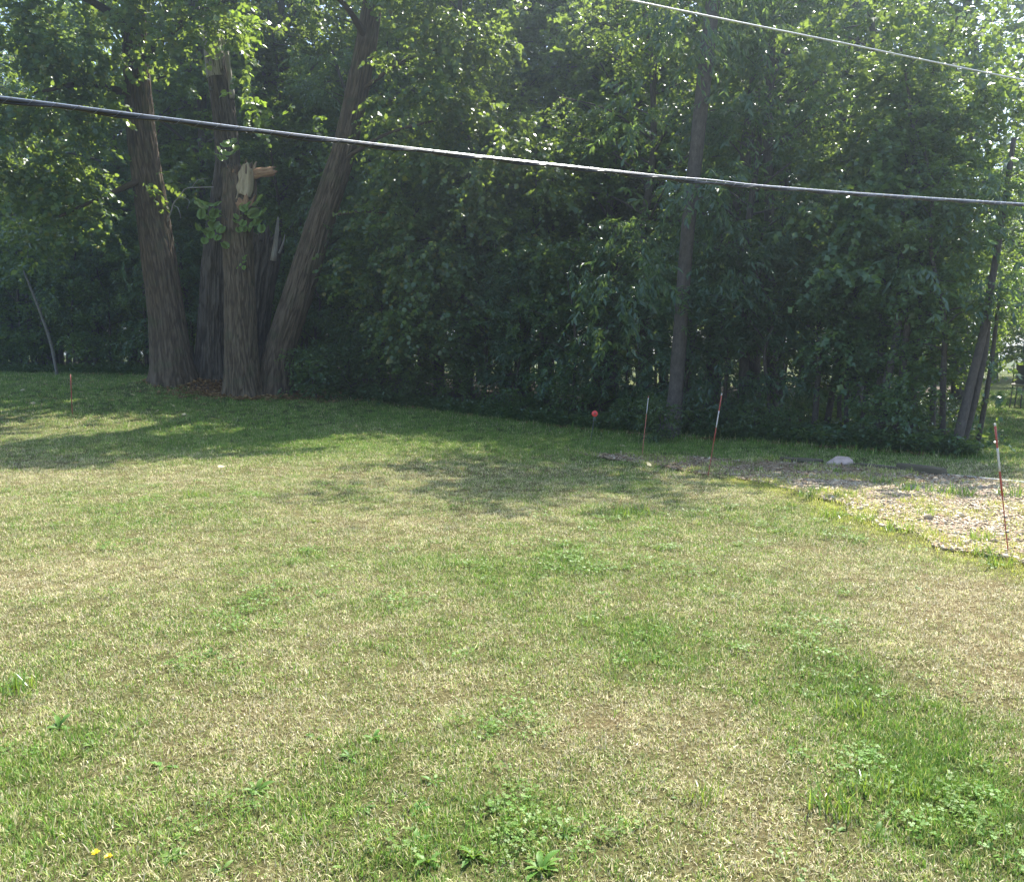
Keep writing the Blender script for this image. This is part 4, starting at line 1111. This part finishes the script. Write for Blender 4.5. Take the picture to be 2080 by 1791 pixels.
scatter('undergrowth', np.stack([ux, uy, hgt(ux, uy) + .03], -1), np.stack([0 * ux, 0 * ux, rng.uniform(0, 6.28, len(ux))], -1), us_, rng.randint(0, 4, len(ux)), template_collection('sprig', sp_me), {},
        'low leafy undergrowth along the shaded foot of the woods', 'undergrowth')
# far trees beyond the woods and the gap
for (x, y, k, s, lab) in [(30, 62, 'tall', 1.0, None), (24, 70, 'maple', 1.1, None), (37, 66, 'tall', .95, None), (44, 72, 'maple', 1.2, None), (31, 52, 'maple', .9, None), (27.5, 45, 'maple', .75, None), (-2, 78, 'tall', 1.1, None), (-14, 84, 'tall', 1.1, None), (10, 74, 'tall', 1.0, None), (18, 64, 'maple', 1.0, None), (24, 38, 'maple', .7, None), (22, 36.5, 'under', 1.15, None), (19.2, 39, 'under', 1.2, None), (25.5, 36, 'under', 1.1, None), (20.6, 42, 'under', 1.3, None)] + [(xx_, 80 + 14 * math.sin(xx_ * 1.7) + abs(xx_) * .1, ('tall', 'maple')[i_ % 2], 1.0 + .25 * math.sin(xx_ * 3.1), None) for i_, xx_ in enumerate(np.arange(-88, 96, 6.5))] + [(xx_, 62 + 4 * math.sin(xx_), 'under', 1.5 + .3 * math.sin(xx_ * 2.3), None) for xx_ in np.arange(24, 66, 3.2)]:
    plant(k, 'forest_tree', x, y, 'far tree standing beyond the woods and the sunlit gap', 'tree', 'far trees beyond the woods', s)

# ------------------------------------------------------------------ pad edging, boulder, timbers
def timber(u0, v0, u1, v1, w, h, label):
    a = hit(u0, v0); b = hit(u1, v1); c = (a + b) / 2; L = np.linalg.norm((b - a)[:2]); an = math.atan2(b[1] - a[1], b[0] - a[0])
    segs = 24; n_ = max(8, int(L / .12))
    # rounded landscape timber: flat top and bottom, curved sides
    th = np.linspace(0, 2 * math.pi, segs, endpoint=False)
    prof = np.stack([np.sign(np.cos(th)) * np.abs(np.cos(th)) ** .55 * w / 2, np.sign(np.sin(th)) * np.abs(np.sin(th)) ** .4 * h / 2], -1)
    xs = np.linspace(-L / 2, L / 2, n_)
    V = np.zeros((n_, segs, 3)); V[..., 0] = xs[:, None]; V[..., 1] = prof[None, :, 0]; V[..., 2] = prof[None, :, 1] + h / 2 - .01
    gz = np.interp(xs, [-L / 2, L / 2], [a[2] - c[2], b[2] - c[2]])
    V[..., 2] += gz[:, None] + .008 * vn(xs * 2, 0, 0, 3)[:, None]
    V += .004 * np.stack([vn(V[..., 0] * 9, V[..., 1] * 20, V[..., 2] * 20, s_) for s_ in (1, 2, 3)], -1)
    for e, sc in ((0, .93), (n_ - 1, .93)): V[e, :, 1] *= sc; V[e, :, 2] = (V[e, :, 2] - V[e, :, 2].mean()) * sc + V[e, :, 2].mean()
    V = V.reshape(-1, 3); i = np.arange(n_ - 1)[:, None] * segs; j = np.arange(segs)[None, :]; j2 = (j + 1) % segs
    q = np.stack([i + j, i + segs + j, i + segs + j2, i + j2], -1).reshape(-1, 4)
    me = make_mesh('timber', V, [q, np.arange(segs)[None, :], (np.arange(segs)[::-1] + (n_ - 1) * segs)[None, :]], M_TIMBER, False, {'bk': np.stack([V[:, 1], V[:, 2], V[:, 0]], -1)})
    o = link('landscape_timber', me); o.location = tuple(c); o.rotation_euler = (0, 0, an)
    return tag(o, label, 'timber', 'timbers edging the gravel pad')
timber(1584, 937, 1672, 941, .12, .09, 'weathered landscape timber half sunk at the left of the pale boulder')
timber(1736, 949, 1830, 958, .12, .09, 'weathered landscape timber just right of the pale boulder')
timber(1826, 957, 1916, 968, .15, .15, 'thick weathered timber with rounded end at the corner of the pad')
ed = [hit(u, v) for u, v in [(1918, 967), (1990, 974), (2060, 981), (2140, 990), (2260, 1003)]]
V, F, A = tube(catmull(ed, 40) + np.array([0, 0, .02]), .022, 8, True); tag(link('edging_strip', make_mesh('edging_strip', V, F, M_EDGING, True)), 'thin pale edging strip running right from the timbers', 'edging')

def boulder(u, v, w, h, label):
    p = hit(u, v)
    n1, n2 = 40, 24
    th, ph = np.meshgrid(np.linspace(0, 2 * math.pi, n1, endpoint=False), np.linspace(-.35, math.pi / 2, n2))
    d = np.stack([np.cos(ph) * np.cos(th), np.cos(ph) * np.sin(th), np.sin(ph)], -1)
    rr = 1 + .22 * vn(d[..., 0] * 1.6, d[..., 1] * 1.6, d[..., 2] * 1.6, 7) + .10 * vn(d[..., 0] * 4, d[..., 1] * 4, d[..., 2] * 4, 8) + .03 * vn(d[..., 0] * 11, d[..., 1] * 11, d[..., 2] * 11, 9)
    V = d * rr[..., None] * np.array([w / 2, w * .38, h]); V[..., 2] *= np.where(V[..., 0] < 0, 1 - .35 * sstep(-V[..., 0] / (w / 2)), 1)
    V = V.reshape(-1, 3); i = np.arange(n2 - 1)[:, None] * n1; j = np.arange(n1)[None, :]; j2 = (j + 1) % n1
    q = np.stack([i + j, i + j2, i + n1 + j2, i + n1 + j], -1).reshape(-1, 4)
    o = link('boulder', make_mesh('boulder', V, [q], M_ROCK, True)); o.location = tuple(p)
    return tag(o, label, 'boulder')
boulder(1706, 943, .48, .14, 'pale pinkish grey boulder lying at the back of the gravel pad')

# ------------------------------------------------------------------ stakes and marker
def stake(ub, vb, ut, vt, rad, m, bands, label, group='driveway marker stakes', extra=None):
    b = hit(ub, vb); top = at(ut, vt, b[1] * 1.0)
    o = thing('marker_stake', label, 'stake', b, 0, group)
    ax = top - b
    def piece(nm, f0, f1, r, mm):
        V, F, A = tube(catmull([ax * f0, ax * f1], 6), r, 12, True)
        return link(nm, make_mesh(nm, V, F, mm, True), o)
    piece('rod', -.12, 1.0, rad, m)
    for (nm, f0, f1, rr, mm) in bands: piece(nm, f0, f1, rr, mm)
    return o, ax
stake(147, 842, 143, 761, .011, M_DKRED, [('green_foot', -.02, .14, .0105, M_GREEN), ('sleeve', .62, 1.01, .0105, M_RED)], 'dark red marker stake on the left lawn near the big trunks')
stake(1304, 927, 1317, 806, .0065, M_ORANGE, [('reflective_band', .72, 1.005, .0078, M_WHITE), ('cap', .985, 1.012, .0085, M_ORANGE)], 'thin faded orange marker stake with white top near the slim grey trunk')
stake(1438, 968, 1466, 801, .0065, M_RED, [('sleeve', .42, 1.0, .0085, M_RED), ('reflective_band', .60, .80, .0095, M_WHITE), ('cap', .985, 1.015, .0095, M_WHITE)], 'leaning red and white marker stake at the front left of the gravel pad')
o, ax = stake(2048, 1124, 2021, 862, .0052, M_RED, [('sleeve', .45, 1.0, .0092, M_RED), ('reflective_band', .64, .82, .0100, M_WHITE), ('cap', .988, 1.008, .0102, M_WHITE)], 'tall red stake with white band on the gravel, rightmost and nearest of the stakes')
for f0 in (.17, .285):
    V, F, A = box(ax * f0 + np.array([.008, -.006, 0]), (.028, .016, .014)); link('clip', make_mesh('clip', V, F, M_DARKMETAL), o)
b = hit(1199, 904); top = at(1208, 840, b[1]); ax = top - b
mk = thing('reflector_marker', 'round red reflector disc on a thin wire rod at the woods edge', 'marker', b)
V, F, A = tube(catmull([ax * -.1, ax * 1.0], 6), .005, 8, True); link('rod', make_mesh('rod', V, F, M_LASH, True), mk)
dr = 6.2 * b[1] / FPX
V, F, A = tube(np.array([ax + np.array([0, -.020, 0]), ax + np.array([0, -.017, 0]), ax + np.array([0, -.004, 0]), ax + np.array([0, 0, 0])]), [dr * .94, dr, dr, dr * .94], 32, True); link('disc', make_mesh('disc', V, F, M_DISC), mk)
V, F, A = tube(np.array([ax + np.array([0, -.026, 0]), ax + np.array([0, -.0205, 0])]), [dr * .28, dr * .34], 20, True); link('boss', make_mesh('boss', V, F, M_RED), mk)

# ------------------------------------------------------------------ overhead cables
def cable_path(pts, d0, d1, u0, u1, n):
    P = []
    for u, v in pts:
        f = (u - u0) / (u1 - u0); d = 1 / ((1 - f) / d0 + f / d1)
        P.append(at(u, v, d))
    return catmull(np.array(P), n)
cp = cable_path([(-1500, 60), (-700, 132), (-300, 170), (0, 202), (302, 240), (650, 283), (980, 321), (1300, 356), (1440, 371.5), (1560, 381), (1760, 396), (2080, 416), (2500, 440), (2900, 458)], 2.4, 4.9, 0, 2080, 700)
ct = thing('overhead_cable', 'thick black overhead cable lashed to a bright steel strand, crossing the whole view', 'cable', cp[0])
s_ = np.concatenate([[0], np.cumsum(np.linalg.norm(np.diff(cp, axis=0), axis=1))])
V, F, A = tube(cp, .0053, 14, True); link('cable_core', make_mesh('cable_core', V - cp[0], F, M_CABLE, True), ct)
T_ = nrm(np.gradient(cp, axis=0)); S_ = nrm(np.cross(T_, np.array([0, 0, 1.0]))); U_ = np.cross(S_, T_)
# second jacket winding slowly round the core, and the strand on top
ph = s_ / .27 * 2 * math.pi
q2 = cp + .0046 * (np.cos(ph)[:, None] * S_ + np.sin(ph)[:, None] * U_) * .8 - U_ * .004
V, F, A = tube(q2, .0037, 10, True); link('second_cable', make_mesh('second_cable', V - cp[0], F, M_CABLE, True), ct)
bulge = np.exp(-((cp[:, 0] - at(1440, 371, 3.75)[0]) / .15) ** 2) * .006
q3 = cp + U_ * (.0070 + bulge[:, None])
V, F, A = tube(q3, .0023, 8, True); link('steel_strand', make_mesh('steel_strand', V - cp[0], F, M_STEEL, True), ct)
ss = np.arange(s_[0], s_[-1], .0055)
c2 = np.stack([np.interp(ss, s_, cp[:, i]) for i in range(3)], -1); S2 = np.stack([np.interp(ss, s_, S_[:, i]) for i in range(3)], -1); U2 = np.stack([np.interp(ss, s_, U_[:, i]) for i in range(3)], -1)
ph = ss / .055 * 2 * math.pi
q4 = c2 + .0088 * np.cos(ph)[:, None] * S2 + (.0088 * np.sin(ph)[:, None]) * U2 
V, F, A = tube(q4, .0007, 4, False); link('lashing_wire', make_mesh('lashing_wire', V - cp[0], F, M_LASH, True), ct)
wp = cable_path([(-400, -390), (300, -215), (1000, -60), (1300, 5), (1692, 84), (2080, 163), (2600, 262), (3000, 335)], 2.3, 3.4, 1000, 2080, 300)
V, F, A = tube(wp, .0026, 10, True); wo_ = link('overhead_wire', make_mesh('overhead_wire', V, F, M_WIRE, True))
tag(wo_, 'thin pale overhead wire sloping down across the upper right corner', 'wire')

# ------------------------------------------------------------------ trampoline beyond the gap
tc = np.array([19.9, 30.6]); tz = float(hgt(*tc))
tr = thing('trampoline', 'round trampoline with dark net half hidden at the far right edge', 'trampoline', (tc[0], tc[1], tz))
ring = lambda r, z, n=48: np.array([[r * math.cos(a), r * math.sin(a), z] for a in np.linspace(0, 2 * math.pi, n + 1)])
V, F, A = tube(ring(1.8, .86), .035, 10, False); link('rim', make_mesh('rim', V, F, M_WHITE, True), tr)
V, F, A = tube(np.array([[0, 0, .80], [0, 0, .82]]), [1.75, 1.75], 48, True); link('mat', make_mesh('mat', V, F, M_DARKMETAL), tr)
V, F, A = tube(np.array([[0, 0, .88], [0, 0, 1.6]]), [1.7, 1.7], 48, False); n_ = make_mesh('net', np.concatenate([V, V * np.array([.985, .985, 1])]), [F[0], F[0][:, ::-1] + len(V)], M_NET, True); link('net', n_, tr)
for a in np.linspace(0, 2 * math.pi, 6, endpoint=False) + .35:
    c_, s2 = math.cos(a), math.sin(a)
    V, F, A = tube(catmull([(1.8 * c_, 1.8 * s2, 1.65), (1.8 * c_, 1.8 * s2, .9)], 4), .02, 8, True); link('pole', make_mesh('pole', V, F, M_DARKMETAL, True), tr)
    a2, a3 = a - .25, a + .25
    V, F, A = tube(catmull([(1.78 * math.cos(a2), 1.78 * math.sin(a2), .83), (1.84 * math.cos(a2), 1.84 * math.sin(a2), .06), (1.86 * c_, 1.86 * s2, .02), (1.84 * math.cos(a3), 1.84 * math.sin(a3), .06), (1.78 * math.cos(a3), 1.78 * math.sin(a3), .83)], 24), .022, 8, True); link('leg', make_mesh('leg', V, F, M_DARKMETAL, True), tr)

# ------------------------------------------------------------------ weeds, clumps, flower, fallen leaves on the lawn
def rosette(seed, n_, L):
    r = np.random.RandomState(seed); parts = []
    for i in range(n_):
        a = i * 2.4 + r.uniform(-.3, .3); l = L * r.uniform(.6, 1.15); el = r.uniform(.1, 1.2)
        d = np.array([math.cos(a), math.sin(a), 0]); s2 = np.array([-d[1], d[0], 0]); V = []; m_ = 7
        tooth = r.rand() < .6
        for j in range(m_ + 1):
            t_ = j / m_; w = l * .17 * (math.sin(math.pi * min(1, t_ * .95 + .02)) ** .8) * (1.0 if not tooth or j % 2 else .55) * (.45 + .75 * t_)
            p = d * l * t_ * math.cos(el * (1 - t_ * .5)) + np.array([0, 0, l * (math.sin(el) * t_ - .45 * t_ * t_) + .006])
            V += [p - s2 * w + np.array([0, 0, w * .3]), p, p + s2 * w + np.array([0, 0, w * .3])]
        F = []
        for j in range(m_):
            b_ = 3 * j; F += [[b_, b_ + 1, b_ + 4, b_ + 3], [b_ + 1, b_ + 2, b_ + 5, b_ + 4]]
        parts.append((np.array(V), [np.array(F)], {}))
    return merge(parts)
ROS = [make_mesh('weed_rosette', *rosette(s, 6 + (s * 5) % 11, .075 + .012 * (s % 5))[:2], M_WEED) for s in range(9)]
weed_px = [(690, 1560), (712, 1540), (640, 1500), (760, 1500), (905, 1735), (870, 1755), (840, 1720), (960, 1745), (925, 1700), (1010, 1640), (1090, 1660), (1040, 1600), (880, 1590), (1000, 1470), (1025, 1455),
           (165, 1505), (120, 1480), (190, 1520), (350, 1740), (330, 1560), (60, 1740), (20, 1690), (250, 1690), (430, 1330), (390, 1310), (560, 1130), (590, 1110), (470, 1040), (205, 1040), (240, 1055), (980, 1070), (1140, 1110),
           (1290, 1310), (1350, 1290), (1860, 1195), (1380, 1625), (1620, 1395), (1640, 1420), (1780, 1700), (1700, 1690), (1100, 1770), (1150, 1690), (700, 1770), (520, 1610), (850, 1650), (1840, 1560), (740, 1640), (450, 1770), (1500, 1110), (720, 1180), (640, 1060), (1560, 1075)]
rw = np.random.RandomState(9)
for (u, v) in weed_px:
    p = hit(u, v); o = link('weed_rosette', ROS[rw.randint(9)]); o.location = (p[0], p[1], p[2] - .004); o.rotation_euler = (rw.normal(0, .15), rw.normal(0, .15), rw.uniform(0, 6.28)); s = rw.uniform(.42, .75) * (1 + .03 * p[1]); o.scale = (s, s, s)
    tag(o, 'broad-leaved green weed rosette growing flat in the dry lawn', 'weed', 'broad-leaved weeds in the lawn')
CL = [make_mesh('grass_clump', *blades(60, .09, .06, .15, .004, .008, .65, .9, 60 + s)[:2], M_CLUMP) for s in range(3)]
for (u, v, s, lab) in [(1262, 1048, 1.5, 'bright green coarse grass clump in the middle lawn below the thin stakes'), (1300, 1044, 1.4, 'second bright green grass clump beside the one in the middle lawn'), (386, 1008, 1.2, 'spiky dark green grass clump at the edge of the tree shade on the left lawn'), (412, 1010, 1.0, 'smaller spiky grass clump next to the spiky dark green one'),
                       (1430, 1628, .9, 'small dense green grass tuft beside a weed in the near lawn'), (1690, 1640, 1.3, 'large yellow-green crabgrass clump low in the right foreground'), (1760, 1610, 1.0, 'yellow-green crabgrass clump right of the largest one'), (1740, 1455, 1.2, 'light green crabgrass clump in the lush strip of the right foreground'), (40, 1400, 1.2, 'bright green grass clump at the left border of the lawn'), (1850, 1610, .9, 'small light crabgrass clump furthest right in the lush strip')]:
    p = hit(u, v); o = link('grass_clump', CL[rw.randint(3)]); o.location = tuple(p); o.rotation_euler = (0, 0, rw.uniform(0, 6.28)); o.scale = (s, s, s); tag(o, lab, 'grass clump')
# grass clumps on the pad
for (u, v, s) in [(1790, 985, 1.8), (1850, 1000, 1.8), (1905, 1005, 2.0), (1960, 1010, 1.9), (2055, 1010, 2.2), (1720, 1012, 1.6), (1660, 1003, 1.5), (1690, 1052, 1.5), (1760, 1060, 1.5), (1830, 1080, 1.6), (1880, 1050, 1.2), (1540, 960, 1.4), (1700, 962, 1.2), (1990, 1100, 1.5), (1450, 960, 1.3), (2000, 1130, 1.3), (2030, 1150, 1.3), (1640, 1010, 1.3)]:
    p = hit(u, v); o = link('grass_clump', CL[rw.randint(3)]); o.location = (p[0], p[1], p[2] + .015); o.rotation_euler = (0, 0, rw.uniform(0, 6.28)); o.scale = (s, s, s * .85); tag(o, 'yellow-green grass clump growing through the gravel pad', 'grass clump', 'grass clumps on the gravel pad')
for (u, v, lab) in [(196, 1762, 'yellow flower in the bottom left corner of the lawn, left of the pair'), (222, 1770, 'yellow flower in the bottom left corner of the lawn, right of the pair')]:
    p = hit(u, v); fl = thing('yellow_flower', lab, 'flower', p, 0, 'pair of yellow lawn flowers')
    V, F, A = tube(catmull([(0, 0, -.01), (.004, 0, .03), (.002, -.004, .06)], 6), .0015, 6, True); link('stem', make_mesh('stem', V, F, M_CLUMP, True), fl)
    pet = make_mesh('petal', *[(lambda L: (L[0], [L[1]]))(leaves(np.zeros((1, 3)), np.array([[0, 1.0, .25]]), np.array([[0, -.3, 1.0]]), np.array([.017]), 'broad'))][0], M_YELLOW)
    for i in range(16):
        o = link('petal', pet, fl); o.location = (.002, -.004, .06); o.rotation_euler = (rw.uniform(.0, .7) if i % 2 else rw.uniform(-.2, .3), 0, i * 6.283 / 16 + rw.normal(0, .1)); o.scale = (.7, rw.uniform(.7, 1.1), 1)
FL = [make_mesh('fallen_leaf', *(lambda L: (L[0], [L[1]]))(leaves(np.zeros((1, 3)), np.array([[0, 1.0, .1]]), np.array([[.2, 0, 1.0]]), np.array([.14]), k_)), M_PALELEAF) for k_ in ('broad', 'maple')]
for (u, v) in [(180, 782), (252, 785), (92, 785), (160, 800), (230, 815), (323, 838), (325, 822), (66, 826), (352, 830), (372, 848), (235, 803), (550, 840), (655, 851), (276, 808), (420, 827), (40, 797), (120, 812), (1270, 912), (1315, 952), (1275, 942), (443, 957), (60, 780), (210, 792), (95, 800)]:
    p = hit(u, v); o = link('fallen_leaf', FL[rw.randint(2)]); o.location = (p[0], p[1], p[2] + .06); o.rotation_euler = (rw.normal(0, .35), rw.normal(0, .35), rw.uniform(0, 6.28)); s = rw.uniform(.8, 1.5); o.scale = (s, s, s)
    tag(o, 'pale dry leaf fallen on the shaded grass', 'leaf', 'fallen leaves on the grass')

# ------------------------------------------------------------------ thin air volume added to imitate glare from window and lens
hm, nt = mat('glare_air')
pv = nt.nodes.new('ShaderNodeVolumePrincipled')
pv.inputs['Color'].default_value = (0.70, 0.85, 1.0, 1)
pv.inputs['Density'].default_value = 0.0019
pv.inputs['Anisotropy'].default_value = 0.78
ho = nt.nodes.new('ShaderNodeOutputMaterial'); nt.links.new(pv.outputs[0], ho.inputs['Volume'])
V, F, A = box((0, 220, 12.5), (812, 572, 31))
tag(link('glare_haze', make_mesh('glare_haze', V, F, hm)), 'pale air volume added to stand in for sun glare on window and lens', 'glare_haze', kind='stuff')
